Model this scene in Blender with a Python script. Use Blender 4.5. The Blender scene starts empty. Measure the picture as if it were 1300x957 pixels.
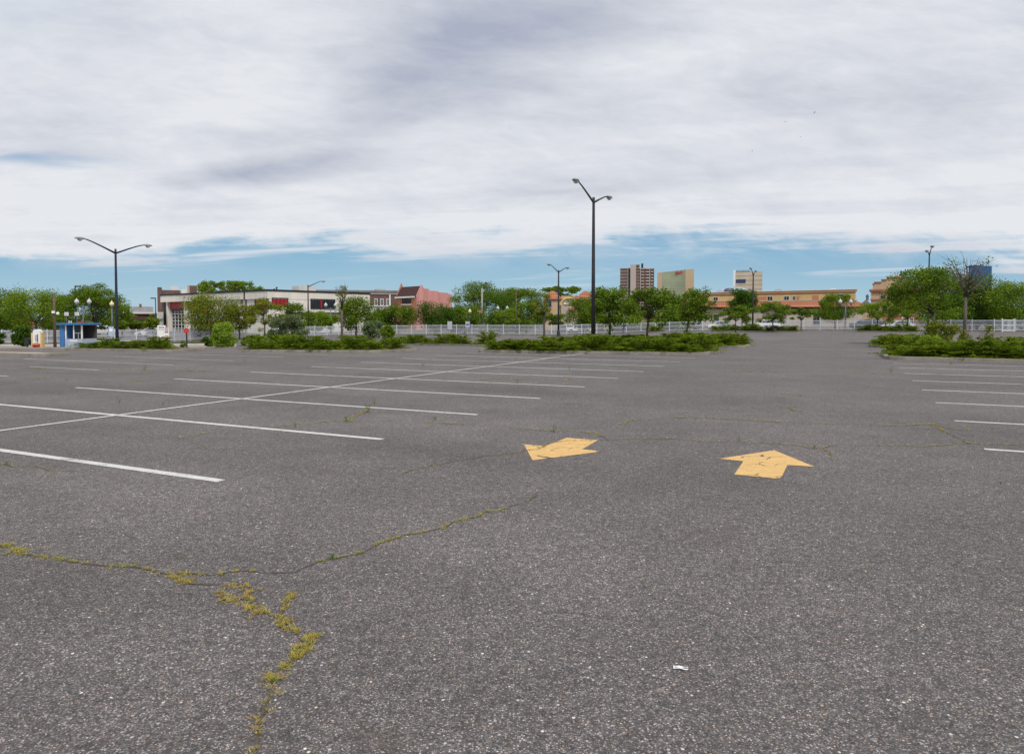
import bpy, math, random
import numpy as np
from mathutils import Vector, Matrix

random.seed(7)
RNG = np.random.default_rng(11)
SC = bpy.context.scene
COL = SC.collection
R = math.radians

# ---------------------------------------------------------------- camera
F, H = 885.0, 1.66                       # focal length in photo pixels, eye height
CX, CY = 650.0, 433.5
PITCH = math.atan(28.5 / F)
cam_d = bpy.data.cameras.new("camera")
cam = bpy.data.objects.new("camera", cam_d)
COL.objects.link(cam)
cam.location = (0, 0, H)
cam.rotation_euler = (math.pi / 2 - PITCH, 0, 0)
cam_d.sensor_width = 36
cam_d.lens = 36 * F / 1300
cam_d.shift_y = -45 / 1300
cam_d.clip_end = 9000
SC.camera = cam

# ---------------------------------------------------------------- light
SUN_EL, SUN_AZ = R(50), R(158)           # azimuth clockwise from +Y (behind the camera, to the right)
sd = bpy.data.lights.new("sun", "SUN")
sd.energy = 2.5
sd.angle = R(10)
sd.color = (1.0, 0.955, 0.89)
sun = bpy.data.objects.new("sun", sd)
COL.objects.link(sun)
sdir = Vector((math.sin(SUN_AZ) * math.cos(SUN_EL), math.cos(SUN_AZ) * math.cos(SUN_EL), math.sin(SUN_EL)))
sun.rotation_euler = sdir.to_track_quat('Z', 'Y').to_euler()
SC.view_settings.view_transform = 'Standard'
SC.view_settings.look = 'None'
SC.view_settings.gamma = 1.0
SC.view_settings.use_curve_mapping = False
SC.view_settings.exposure = 0.0


# ---------------------------------------------------------------- node helper
class NT:
    def __init__(s, tree):
        s.t = tree
        s.n = tree.nodes
        s.l = tree.links

    def new(s, typ, **kw):
        n = s.n.new(typ)
        for k, v in kw.items():
            setattr(n, k, v)
        return n

    def put(s, sock, v):
        if isinstance(v, bpy.types.NodeSocket):
            s.l.new(v, sock)
        elif v is not None:
            sock.default_value = v

    def m(s, op, a, b=None, c=None, clamp=False):
        n = s.new('ShaderNodeMath', operation=op)
        n.use_clamp = clamp
        for i, v in enumerate((a, b, c)):
            s.put(n.inputs[i], v)
        return n.outputs[0]

    def xyz(s, x, y, z=0.0):
        n = s.new('ShaderNodeCombineXYZ')
        for i, v in enumerate((x, y, z)):
            s.put(n.inputs[i], v)
        return n.outputs[0]

    def sep(s, v):
        n = s.new('ShaderNodeSeparateXYZ')
        s.put(n.inputs[0], v)
        return n.outputs

    def vm(s, op, a, b):
        n = s.new('ShaderNodeVectorMath', operation=op)
        s.put(n.inputs[0], a)
        s.put(n.inputs[1], b)
        return n.outputs[0]

    def noise(s, vec, scale=1.0, detail=4.0, rough=0.5, dist=0.0, out=0):
        n = s.new('ShaderNodeTexNoise')
        s.put(n.inputs['Vector'], vec)
        n.inputs['Scale'].default_value = scale
        n.inputs['Detail'].default_value = detail
        n.inputs['Roughness'].default_value = rough
        n.inputs['Distortion'].default_value = dist
        return n.outputs[out]

    def vor(s, vec, scale, feature='F1', rnd=1.0):
        n = s.new('ShaderNodeTexVoronoi', feature=feature)
        s.put(n.inputs['Vector'], vec)
        n.inputs['Scale'].default_value = scale
        n.inputs['Randomness'].default_value = rnd
        return n.outputs

    def sm(s, v, a, b, lo=0.0, hi=1.0):
        n = s.new('ShaderNodeMapRange', interpolation_type='SMOOTHSTEP')
        s.put(n.inputs[0], v)
        n.inputs[1].default_value = a
        n.inputs[2].default_value = b
        n.inputs[3].default_value = lo
        n.inputs[4].default_value = hi
        return n.outputs[0]

    def mix(s, f, a, b, mode='MIX'):
        n = s.new('ShaderNodeMix', data_type='RGBA', blend_type=mode)
        n.clamp_factor = True
        s.put(n.inputs[0], f)
        for sock, v in ((n.inputs[6], a), (n.inputs[7], b)):
            if isinstance(v, (tuple, list)):
                v = tuple(v) + (1.0,) if len(v) == 3 else v
            s.put(sock, v)
        return n.outputs[2]

    def ramp(s, f, stops, interp='LINEAR'):
        n = s.new('ShaderNodeValToRGB')
        n.color_ramp.interpolation = interp
        e = n.color_ramp.elements
        while len(e) > 1:
            e.remove(e[-1])
        for i, (p, c) in enumerate(stops):
            x = e[0] if i == 0 else e.new(p)
            x.position = p
            if isinstance(c, (int, float)):
                c = (c, c, c)
            x.color = tuple(c) + (1.0,)
        s.put(n.inputs[0], f)
        return n.outputs[0]


def srgb(r, g, b):
    f = lambda c: (c / 255 / 12.92) if c / 255 <= 0.04045 else ((c / 255 + 0.055) / 1.055) ** 2.4
    return (f(r), f(g), f(b))


# ---------------------------------------------------------------- world: sky with a broken cloud sheet
w = bpy.data.worlds.new("World")
SC.world = w
w.use_nodes = True
nt = NT(w.node_tree)
nt.n.clear()
out = nt.new('ShaderNodeOutputWorld')
bg = nt.new('ShaderNodeBackground')
sky = nt.new('ShaderNodeTexSky', sky_type='NISHITA')
sky.sun_disc = False
sky.sun_elevation = SUN_EL
sky.sun_rotation = SUN_AZ
sky.air_density = 1.15
sky.dust_density = 0.6
sky.ozone_density = 1.6
bg2 = nt.new('ShaderNodeBackground')
bg2.inputs[1].default_value = 1.0
tc = nt.new('ShaderNodeTexCoord')
dx, dy, dz = nt.sep(tc.outputs['Generated'])
ya = nt.m('MAXIMUM', nt.m('ABSOLUTE', dy), 0.15)
U = nt.m('DIVIDE', dx, ya)               # tangent of azimuth
V = nt.m('DIVIDE', nt.m('MAXIMUM', dz, 0.0), ya)   # tangent of elevation
zz = nt.m('ADD', nt.m('MAXIMUM', dz, 0.0), 0.035)
PX = nt.m('DIVIDE', dx, zz)
PY = nt.m('DIVIDE', dy, zz)
plane = nt.xyz(PX, PY, 0.0)
blue = nt.ramp(nt.m('MULTIPLY', V, 2.0), [(0.0, srgb(176, 208, 224)), (0.06, srgb(164, 201, 222)), (0.16, srgb(136, 183, 214)), (0.30, srgb(112, 165, 205)), (1.0, srgb(70, 124, 180))])
skyc = nt.mix(0.85, nt.mix(1.0, sky.outputs[0], (0.083, 0.083, 0.083), 'MULTIPLY'), blue)
nt.l.new(skyc, bg2.inputs[0])
nbig = nt.noise(plane, 0.33, 5, 0.5, 0.6)
rot = nt.xyz(nt.m('ADD', nt.m('MULTIPLY', PX, 0.35), nt.m('MULTIPLY', PY, -0.1)),
             nt.m('ADD', nt.m('MULTIPLY', PX, 0.25), nt.m('MULTIPLY', PY, 0.95)), 3.0)
nstr = nt.noise(rot, 0.8, 7, 0.55, 0.5)
nfine = nt.noise(rot, 2.6, 6, 0.6, 0.4)


def blob(u0, v0, ru, rv, ang, soft=1.0):
    ca, sa = math.cos(ang), math.sin(ang)
    warp = nt.m('MULTIPLY', nt.m('SUBTRACT', nbig, 0.5), 0.10)
    du = nt.m('ADD', nt.m('SUBTRACT', U, u0), warp)
    dv = nt.m('ADD', nt.m('SUBTRACT', V, v0), warp)
    a = nt.m('DIVIDE', nt.m('ADD', nt.m('MULTIPLY', du, ca), nt.m('MULTIPLY', dv, sa)), ru)
    b = nt.m('DIVIDE', nt.m('SUBTRACT', nt.m('MULTIPLY', dv, ca), nt.m('MULTIPLY', du, sa)), rv)
    r = nt.m('SQRT', nt.m('ADD', nt.m('MULTIPLY', a, a), nt.m('MULTIPLY', b, b)))
    return nt.sm(r, 1.0, 0.0)


mv = nt.xyz(nt.m('MULTIPLY', U, 5.0), nt.m('ADD', nt.m('MULTIPLY', V, 15.0), nt.m('MULTIPLY', U, 1.5)), 4.0)
mott = nt.noise(mv, 1.0, 7, 0.6, 0.8)
mott2 = nt.noise(mv, 3.5, 6, 0.62, 0.4)
dark = nt.m('MULTIPLY', blob(0.0, 0.41, 0.44, 0.14, R(20)), 0.62)
dark = nt.m('ADD', dark, nt.m('MULTIPLY', blob(-0.16, 0.33, 0.20, 0.08, R(38)), 0.28))
dark = nt.m('ADD', dark, nt.m('MULTIPLY', blob(-0.37, 0.205, 0.22, 0.035, R(8)), 0.7))
dark = nt.m('ADD', dark, nt.m('MULTIPLY', blob(0.15, 0.19, 0.35, 0.04, R(4)), 0.25))
dark = nt.m('ADD', dark, nt.m('MULTIPLY', blob(0.55, 0.30, 0.45, 0.16, R(8)), 0.22))
dark = nt.m('ADD', dark, nt.m('MULTIPLY', nt.sm(nbig, 0.40, 0.68), 0.26))
dark = nt.m('ADD', dark, nt.m('MULTIPLY', nt.sm(nstr, 0.42, 0.70), 0.26))
dark = nt.m('ADD', dark, nt.m('MULTIPLY', nt.m('SUBTRACT', nfine, 0.5), 0.42))
dark = nt.m('ADD', dark, nt.m('MULTIPLY', nt.m('SUBTRACT', mott, 0.5), 0.75))
dark = nt.m('ADD', dark, nt.m('MULTIPLY', nt.m('SUBTRACT', mott2, 0.5), 0.40))
dark = nt.m('ADD', dark, 0.05)
lowlit = nt.m('MULTIPLY', nt.sm(V, 0.24, 0.13), 0.18)
dark = nt.m('SUBTRACT', dark, lowlit, clamp=True)
ccol = nt.ramp(dark, [(0.0, srgb(232, 234, 238)), (0.30, srgb(216, 219, 227)), (0.65, srgb(196, 200, 212)), (1.0, srgb(172, 179, 197))])
# where the sheet breaks to blue
edge = nt.m('ADD', V, nt.m('MULTIPLY', nt.m('SUBTRACT', nstr, 0.5), 0.11))
edge = nt.m('ADD', edge, nt.m('MULTIPLY', nt.m('SUBTRACT', nfine, 0.5), 0.035))
edge = nt.m('ADD', edge, nt.m('MULTIPLY', nt.m('SUBTRACT', mott, 0.5), 0.05))
edge = nt.m('ADD', edge, nt.m('MULTIPLY', nt.m('SUBTRACT', mott2, 0.5), 0.035))
edge = nt.m('ADD', edge, nt.m('MULTIPLY', blob(-0.62, 0.095, 0.35, 0.05, 0.0), 0.02))
edge = nt.m('SUBTRACT', edge, nt.m('MULTIPLY', blob(0.30, 0.115, 0.34, 0.05, 0.0), 0.022))
edge = nt.m('ADD', edge, nt.m('MULTIPLY', blob(0.80, 0.085, 0.30, 0.05, R(3)), 0.03))
cover = nt.sm(edge, 0.082, 0.122)
blue_left = nt.m('MULTIPLY', nt.m('MULTIPLY', blob(-0.72, 0.235, 0.22, 0.022, R(-4)), nt.sm(nfine, 0.35, 0.6)), 0.55)
corner = nt.m('MULTIPLY', blob(0.80, 0.50, 0.16, 0.16, 0.0), 0.5)
thin = nt.m('ADD', nt.m('ADD', blue_left, corner), nt.m('MULTIPLY', blob(-0.72, 0.44, 0.3, 0.12, 0), 0.16))
cover = nt.m('MULTIPLY', cover, nt.m('SUBTRACT', 0.97, thin, clamp=True))
wv = nt.xyz(nt.m('MULTIPLY', U, 3.2), nt.m('SUBTRACT', nt.m('MULTIPLY', V, 75.0), nt.m('MULTIPLY', U, 4.0)), 1.7)
wn = nt.noise(wv, 1.0, 5, 0.5, 0.3)
wisp = nt.m('MULTIPLY', nt.m('MULTIPLY', nt.sm(wn, 0.54, 0.74), nt.sm(V, 0.035, 0.065)), 0.7)
veil = nt.m('MULTIPLY', nt.sm(V, 0.055, 0.11), nt.m('MULTIPLY', nt.sm(mott, 0.35, 0.7), 0.45))
wisp = nt.m('MAXIMUM', wisp, veil)
cover = nt.m('MAXIMUM', cover, wisp)
nt.l.new(ccol, bg.inputs[0])
bg.inputs[1].default_value = 1.0
mixs = nt.new('ShaderNodeMixShader')
nt.l.new(cover, mixs.inputs[0])
nt.l.new(bg2.outputs[0], mixs.inputs[1])
nt.l.new(bg.outputs[0], mixs.inputs[2])
nt.l.new(mixs.outputs[0], out.inputs[0])


# ---------------------------------------------------------------- terrain height and placing helpers
def smooth(t):
    t = min(1.0, max(0.0, t))
    return t * t * (3 - 2 * t)


AP = [(-2.0, 1.2), (-0.45, 1.2), (-0.25, 1.0), (-0.1, 0.8), (0.07, 0.8), (0.32, 0.08), (0.6, 0.0), (3.0, 0.0)]


def gz(x, y):
    if y <= 30:
        return 0.0
    return -float(np.interp(x / y, [a for a, b in AP], [b for a, b in AP])) * smooth((y - 30) / 45.0)


def ray(px, py):
    u = -(py - CY) / F
    return Vector(((px - CX) / F, math.cos(PITCH) + math.sin(PITCH) * u, -math.sin(PITCH) + math.cos(PITCH) * u))


def G(px, py):
    """point of the terrain seen at a photo pixel"""
    d = ray(px, py)
    t = 0.5
    last = t
    while t < 400:
        x, y, z = d.x * t, d.y * t, H + d.z * t
        if z <= gz(x, y):
            lo, hi = last, t
            for _ in range(30):
                m = (lo + hi) / 2
                if H + d.z * m <= gz(d.x * m, d.y * m):
                    hi = m
                else:
                    lo = m
            return Vector((d.x * hi, d.y * hi, H + d.z * hi))
        last = t
        t *= 1.01
    return Vector((d.x * t, d.y * t, 0))


def at(px, Y):
    """ground point in the direction of column px, Y metres ahead"""
    x = (px - CX) / F * Y
    return Vector((x, Y, gz(x, Y)))


def zat(py, Y):
    """height at which row py passes Y metres ahead"""
    d = ray(CX, py)
    return H + d.z / d.y * Y


RD = Vector((0.433, 0.901, 0.0)).normalized()     # along the parking rows
SD = Vector((RD.y, -RD.x, 0.0))                    # along each stall line


# ---------------------------------------------------------------- object helpers
def link(o, parent=None):
    COL.objects.link(o)
    if parent is not None:
        o.parent = parent
    return o


def tag(o, label=None, cat=None, group=None, kind=None):
    if label:
        o["label"] = label
    if cat:
        o["category"] = cat
    if group:
        o["group"] = group
    if kind:
        o["kind"] = kind
    return o


def thing(name, label, cat, loc=(0, 0, 0), rz=0.0, group=None):
    o = bpy.data.objects.new(name, None)
    o.empty_display_size = 0.3
    o.location = loc
    o.rotation_euler = (0, 0, rz)
    link(o)
    return tag(o, label, cat, group)


def copy_tree(o, parent=None):
    c = o.copy()
    COL.objects.link(c)
    c.parent = parent
    for ch in [k for k in o.children]:
        copy_tree(ch, c)
    return c


class MB:
    def __init__(s):
        s.v = []
        s.f = []

    def add(s, vs, fs):
        o = len(s.v)
        s.v += [tuple(p) for p in vs]
        s.f += [tuple(i + o for i in f) for f in fs]
        return s

    def box(s, x0, x1, y0, y1, z0, z1):
        vs = [(x, y, z) for z in (z0, z1) for y in (y0, y1) for x in (x0, x1)]
        return s.add(vs, [(0, 2, 3, 1), (4, 5, 7, 6), (0, 1, 5, 4), (2, 6, 7, 3), (0, 4, 6, 2), (1, 3, 7, 5)])

    def prism(s, poly, a, b, axis='y'):
        """2-D polygon extruded from a to b; axis y: poly is (x,z); axis x: (y,z); axis z: (x,y)"""
        n = len(poly)
        P = {'y': lambda p, t: (p[0], t, p[1]), 'x': lambda p, t: (t, p[0], p[1]), 'z': lambda p, t: (p[0], p[1], t)}[axis]
        vs = [P(p, a) for p in poly] + [P(p, b) for p in poly]
        fs = [tuple(range(n))[::-1], tuple(range(n, 2 * n))] + [(i, (i + 1) % n, n + (i + 1) % n, n + i) for i in range(n)]
        return s.add(vs, fs)

    def tube(s, pts, rad, n=8, cap=True):
        pts = [Vector(p) for p in pts]
        if not isinstance(rad, (list, tuple)):
            rad = [rad] * len(pts)
        vs, fs = [], []
        prev = None
        for i, p in enumerate(pts):
            d = (pts[min(i + 1, len(pts) - 1)] - pts[max(i - 1, 0)])
            if d.length < 1e-9:
                d = Vector((0, 0, 1))
            d.normalize()
            if prev is None:
                a = d.cross(Vector((0.31, 0.95, 0.05)))
                if a.length < 0.05:
                    a = d.cross(Vector((1, 0, 0)))
            else:
                a = prev - d * prev.dot(d)
            a.normalize()
            prev = a
            b = d.cross(a)
            for k in range(n):
                t = 2 * math.pi * k / n
                vs.append(p + (a * math.cos(t) + b * math.sin(t)) * rad[i])
        for i in range(len(pts) - 1):
            for k in range(n):
                k2 = (k + 1) % n
                fs.append((i * n + k, i * n + k2, (i + 1) * n + k2, (i + 1) * n + k))
        if cap:
            fs.append(tuple(range(n))[::-1])
            fs.append(tuple(range((len(pts) - 1) * n, len(pts) * n)))
        return s.add(vs, fs)

    def lathe(s, prof, n=14, c=(0, 0, 0)):
        """profile of (r, z) turned about the vertical through c"""
        vs = [(c[0] + r * math.cos(2 * math.pi * k / n), c[1] + r * math.sin(2 * math.pi * k / n), c[2] + z) for r, z in prof for k in range(n)]
        fs = [(i * n + k, i * n + (k + 1) % n, (i + 1) * n + (k + 1) % n, (i + 1) * n + k) for i in range(len(prof) - 1) for k in range(n)]
        fs += [tuple(range(n))[::-1], tuple(range((len(prof) - 1) * n, len(prof) * n))]
        return s.add(vs, fs)

    def build(s, name, mat, parent=None, smooth_=False, bevel=0.0):
        me = bpy.data.meshes.new(name)
        me.from_pydata(s.v, [], s.f)
        me.materials.append(mat)
        if smooth_:
            me.polygons.foreach_set('use_smooth', [True] * len(me.polygons))
        me.update()
        o = bpy.data.objects.new(name, me)
        if bevel:
            md = o.modifiers.new('bevel', 'BEVEL')
            md.width = bevel
            md.segments = 2
            md.limit_method = 'ANGLE'
        return link(o, parent)


def np_mesh(name, verts, nper, mats, parent=None, midx=None):
    """many loose polygons of nper corners each"""
    me = bpy.data.meshes.new(name)
    nv = len(verts)
    nf = nv // nper
    me.vertices.add(nv)
    me.vertices.foreach_set('co', np.asarray(verts, dtype=np.float32).ravel())
    me.loops.add(nv)
    me.loops.foreach_set('vertex_index', np.arange(nv, dtype=np.int32))
    me.polygons.add(nf)
    me.polygons.foreach_set('loop_start', np.arange(0, nv, nper, dtype=np.int32))
    me.update(calc_edges=True)
    for m in mats:
        me.materials.append(m)
    if midx is not None:
        me.polygons.foreach_set('material_index', np.asarray(midx, dtype=np.int32))
    me.update()
    return link(bpy.data.objects.new(name, me), parent)


# ---------------------------------------------------------------- materials
def newmat(name):
    m = bpy.data.materials.new(name)
    m.use_nodes = True
    t = NT(m.node_tree)
    t.n.clear()
    o = t.new('ShaderNodeOutputMaterial')
    b = t.new('ShaderNodeBsdfPrincipled')
    t.l.new(b.outputs[0], o.inputs[0])
    return m, t, b, o


def simple(name, col, rough=0.6, var=0.15, scale=2.0, metal=0.0, spec=0.4, streak=False):
    """painted / plain surface with mottling and dirt"""
    m, t, b, o = newmat(name)
    tcn = t.new('ShaderNodeTexCoord').outputs['Object']
    if streak:
        x, y, z = t.sep(tcn)
        tcn2 = t.xyz(x, y, t.m('MULTIPLY', z, 0.15))
    else:
        tcn2 = tcn
    n = t.noise(tcn2, scale, 6, 0.6)
    n2 = t.noise(tcn, scale * 9, 3, 0.6)
    f = t.m('ADD', t.sm(n, 0.3, 0.7, 1 - var, 1 + var * 0.6), t.m('MULTIPLY', t.m('SUBTRACT', n2, 0.5), var))
    c = t.mix(1.0, col, t.xyz(f, f, f), 'MULTIPLY')
    t.put(b.inputs['Base Color'], c)
    b.inputs['Roughness'].default_value = rough
    b.inputs['Metallic'].default_value = metal
    b.inputs['Specular IOR Level'].default_value = spec
    return m


def brick(name, c1, c2, mortar, bw=0.22, bh=0.075):
    m, t, b, o = newmat(name)
    x, y, z = t.sep(t.new('ShaderNodeTexCoord').outputs['Object'])
    bt = t.new('ShaderNodeTexBrick')
    t.put(bt.inputs['Vector'], t.xyz(t.m('ADD', x, y), z, 0))
    bt.inputs['Color1'].default_value = tuple(c1) + (1,)
    bt.inputs['Color2'].default_value = tuple(c2) + (1,)
    bt.inputs['Mortar'].default_value = tuple(mortar) + (1,)
    bt.inputs['Scale'].default_value = 1.0
    bt.inputs['Brick Width'].default_value = bw
    bt.inputs['Row Height'].default_value = bh
    bt.inputs['Mortar Size'].default_value = 0.008
    n = t.noise(t.xyz(x, y, t.m('MULTIPLY', z, 0.5)), 0.6, 6, 0.65)
    f = t.sm(n, 0.25, 0.75, 0.72, 1.2)
    t.put(b.inputs['Base Color'], t.mix(1.0, bt.outputs[0], t.xyz(f, f, f), 'MULTIPLY'))
    b.inputs['Roughness'].default_value = 0.9
    return m


def leafmat(name, dark_c, light_c, alt=None, altp=0.0):
    m, t, b, o = newmat(name)
    g = t.new('ShaderNodeNewGeometry')
    rnd = g.outputs['Random Per Island']
    big = t.noise(t.new('ShaderNodeTexCoord').outputs['Object'], 0.9, 3, 0.5)
    f = t.m('ADD', t.m('MULTIPLY', rnd, 0.6), t.m('MULTIPLY', t.sm(big, 0.35, 0.65), 0.4))
    c = t.mix(f, dark_c, light_c)
    if alt:
        r2 = t.m('FRACT', t.m('MULTIPLY', rnd, 37.0))
        sel = t.m('MULTIPLY', t.m('LESS_THAN', r2, altp), t.sm(big, 0.35, 0.6))
        c = t.mix(sel, c, alt)
    t.put(b.inputs['Base Color'], c)
    b.inputs['Roughness'].default_value = 0.7
    b.inputs['Specular IOR Level'].default_value = 0.10
    tr = t.new('ShaderNodeBsdfTranslucent')
    t.put(tr.inputs[0], t.mix(1.0, c, (1.1, 1.15, 0.6), 'MULTIPLY'))
    mx = t.new('ShaderNodeMixShader')
    mx.inputs[0].default_value = 0.30
    t.l.new(b.outputs[0], mx.inputs[1])
    t.l.new(tr.outputs[0], mx.inputs[2])
    t.l.new(mx.outputs[0], o.inputs[0])
    return m


def asphalt_color(t, P):
    """aggregate set in worn dark binder; returns colour, height"""
    v1 = t.vor(P, 125.0)
    v2 = t.vor(t.vm('ADD', P, (3.3, 1.7, 0.4)), 52.0)
    r1, g1, b1 = t.sep(v1['Color'])
    r2, g2, b2 = t.sep(v2['Color'])
    base = t.ramp(r1, [(0.0, 0.030), (0.30, 0.098), (0.62, 0.175), (0.82, 0.25), (0.95, 0.36), (1.0, 0.56)])
    tint = t.ramp(g1, [(0.0, (0.98, 0.98, 1.06)), (0.5, (1.08, 0.99, 0.95)), (0.86, (1.14, 0.985, 0.87)), (1.0, (1.35, 0.95, 0.66))])
    c = t.mix(1.0, base, tint, 'MULTIPLY')
    binder = t.sm(v1['Distance'], 0.30, 0.58)
    c = t.mix(t.m('MULTIPLY', binder, 0.8), c, (0.068, 0.061, 0.060))
    big = t.m('MULTIPLY', t.m('GREATER_THAN', r2, 0.94), t.sm(v2['Distance'], 0.42, 0.30))
    bigc = t.ramp(g2, [(0.0, 0.16), (0.5, (0.30, 0.27, 0.25)), (0.8, (0.48, 0.44, 0.40)), (1.0, (0.72, 0.66, 0.58))])
    c = t.mix(big, c, bigc)
    # slightly coarser grain that still reads further away
    v3 = t.noise(P, 16.0, 4, 0.75)
    k3 = t.sm(v3, 0.28, 0.72, 0.72, 1.34)
    # wear, seams and stains
    x, y, z = t.sep(P)
    al = t.m('ADD', t.m('MULTIPLY', x, RD.x), t.m('MULTIPLY', y, RD.y))
    ac = t.m('ADD', t.m('MULTIPLY', x, SD.x), t.m('MULTIPLY', y, SD.y))
    band = t.noise(t.xyz(t.m('MULTIPLY', al, 0.10), t.m('MULTIPLY', ac, 0.02), 0.0), 3.2, 5, 0.6)
    mac = t.noise(P, 0.35, 6, 0.62)
    mid = t.noise(P, 1.9, 5, 0.6)
    k = t.m('MULTIPLY', t.sm(mac, 0.3, 0.7, 0.84, 1.14), t.sm(band, 0.3, 0.7, 0.87, 1.12))
    k = t.m('MULTIPLY', k, t.sm(mid, 0.3, 0.7, 0.93, 1.07))
    k = t.m('MULTIPLY', t.m('MULTIPLY', k, k3), 0.97)
    c = t.mix(1.0, c, t.xyz(t.m('MULTIPLY', k, 1.0), t.m('MULTIPLY', k, 0.98), t.m('MULTIPLY', k, 0.98)), 'MULTIPLY')
    oil = t.m('MULTIPLY', t.sm(t.vor(t.vm('ADD', P, (0.7, 0.2, 0.0)), 0.42)['Distance'], 0.16, 0.03), t.sm(t.noise(P, 4.0, 4, 0.65), 0.35, 0.6))
    c = t.mix(t.m('MULTIPLY', oil, 0.42), c, (0.05, 0.043, 0.040))
    stain = t.m('MULTIPLY', t.sm(t.noise(t.vm('ADD', P, (9.0, 4.0, 0.0)), 1.1, 4, 0.6), 0.62, 0.78), 0.5)
    c = t.mix(stain, c, (0.075, 0.052, 0.036))
    return c, v1['Distance']


def make_asphalt():
    m, t, b, o = newmat('worn_asphalt')
    P = t.new('ShaderNodeTexCoord').outputs['Object']
    c, h = asphalt_color(t, P)
    t.put(b.inputs['Base Color'], c)
    b.inputs['Roughness'].default_value = 0.82
    b.inputs['Specular IOR Level'].default_value = 0.45
    bp = t.new('ShaderNodeBump')
    bp.inputs['Strength'].default_value = 0.6
    bp.inputs['Distance'].default_value = 0.004
    t.put(bp.inputs['Height'], t.m('SUBTRACT', 1.0, h))
    t.l.new(bp.outputs[0], b.inputs['Normal'])
    return m


def make_paint(name, col, wear, cracks=False):
    m, t, b, o = newmat(name)
    P = t.new('ShaderNodeTexCoord').outputs['Object']
    ac, h = asphalt_color(t, P)
    n = t.noise(P, 45.0, 5, 0.7)
    n2 = t.noise(P, 2.4, 4, 0.6)
    th = t.m('ADD', n, t.m('MULTIPLY', t.m('SUBTRACT', n2, 0.5), 0.55))
    worn = t.sm(th, wear, wear + 0.05)
    tone = t.sm(t.noise(P, 7.0, 5, 0.65), 0.3, 0.7, 0.88, 1.05)
    pc = t.mix(1.0, col, t.xyz(tone, tone, tone), 'MULTIPLY')
    pc = t.mix(t.m('MULTIPLY', t.sm(h, 0.42, 0.62), 0.38), pc, (0.12, 0.09, 0.06))
    if cracks:
        ve = t.vor(t.vm('ADD', P, t.vm('MULTIPLY', t.noise(P, 3.0, 3, 0.6, 0, 1), (0.35, 0.35, 0.0))), 3.6, 'DISTANCE_TO_EDGE')
        cr = t.m('MULTIPLY', t.sm(ve['Distance'], 0.042, 0.015), t.sm(t.noise(t.vm('ADD', P, (5.5, 2.2, 0.0)), 2.3, 3, 0.6), 0.49, 0.60))
        pc = t.mix(cr, pc, (0.07, 0.06, 0.04))
    t.put(b.inputs['Base Color'], t.mix(worn, pc, ac))
    b.inputs['Roughness'].default_value = 0.75
    bp = t.new('ShaderNodeBump')
    bp.inputs['Strength'].default_value = 0.35
    bp.inputs['Distance'].default_value = 0.003
    t.put(bp.inputs['Height'], t.m('SUBTRACT', 1.0, h))
    t.l.new(bp.outputs[0], b.inputs['Normal'])
    return m


M = {}
M['asphalt'] = make_asphalt()
M['white_paint'] = make_paint('white_road_paint', (0.72, 0.71, 0.68), 0.585)
M['old_paint'] = make_paint('old_white_road_paint', (0.62, 0.61, 0.58), 0.56)
M['yellow_paint'] = make_paint('yellow_road_paint', (0.80, 0.50, 0.175), 0.66, True)
M['faded_yellow'] = make_paint('faded_yellow_paint', (0.55, 0.45, 0.16), 0.52)
M['crack'] = simple('crack_fill', (0.085, 0.072, 0.055), 0.95, 0.4, 20)
M['concrete'] = simple('kerb_concrete', (0.27, 0.24, 0.205), 0.9, 0.25, 1.2)
M['soil'] = simple('sandy_soil', (0.24, 0.18, 0.12), 0.95, 0.35, 1.5)
M['walk'] = simple('pale_walk', (0.42, 0.38, 0.33), 0.9, 0.2, 0.8)
M['grass'] = leafmat('grass_blades', (0.07, 0.10, 0.02), (0.16, 0.20, 0.05), (0.3, 0.24, 0.1), 0.2)
M['moss'] = leafmat('crack_moss_blades', (0.26, 0.27, 0.05), (0.62, 0.54, 0.13), (0.42, 0.26, 0.10), 0.45)
M['weed'] = leafmat('weed_leaves', (0.08, 0.14, 0.02), (0.20, 0.30, 0.05))
M['juniper'] = leafmat('juniper_sprays', (0.024, 0.05, 0.004), (0.26, 0.36, 0.022), (0.10, 0.06, 0.02), 0.03)
M['leaf_mid'] = leafmat('leaf_mid', (0.045, 0.095, 0.007), (0.20, 0.29, 0.022))
M['leaf_dark'] = leafmat('leaf_dark', (0.025, 0.068, 0.008), (0.115, 0.20, 0.018))
M['leaf_light'] = leafmat('leaf_light', (0.08, 0.15, 0.01), (0.27, 0.37, 0.03))
M['leaf_rust'] = leafmat('leaf_rust', (0.08, 0.125, 0.01), (0.27, 0.32, 0.032), (0.30, 0.14, 0.045), 0.14)
M['leaf_grey'] = leafmat('leaf_grey', (0.08, 0.115, 0.05), (0.22, 0.27, 0.14))
M['leaf_lime'] = leafmat('leaf_lime', (0.13, 0.22, 0.02), (0.34, 0.46, 0.05))
M['bark'] = simple('bark', (0.11, 0.085, 0.065), 0.95, 0.4, 6, streak=True)
M['bark_grey'] = simple('grey_bark', (0.13, 0.105, 0.09), 0.95, 0.35, 6, streak=True)
M['lamp_metal'] = simple('dark_lamp_metal', (0.028, 0.027, 0.032), 0.45, 0.25, 3, spec=0.5)
M['lamp_blue'] = simple('navy_lamp_metal', (0.02, 0.022, 0.06), 0.45, 0.25, 3, spec=0.5)
M['lamp_head'] = simple('grey_lamp_housing', (0.30, 0.30, 0.29), 0.5, 0.2, 5)
M['lens'] = simple('prismatic_lens', (0.52, 0.53, 0.52), 0.25, 0.1, 5)
M['globe'] = simple('white_globe', (0.55, 0.55, 0.55), 0.3, 0.05, 5)
M['amber'] = simple('amber_globe', (0.78, 0.62, 0.36), 0.3, 0.08, 5)
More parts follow.
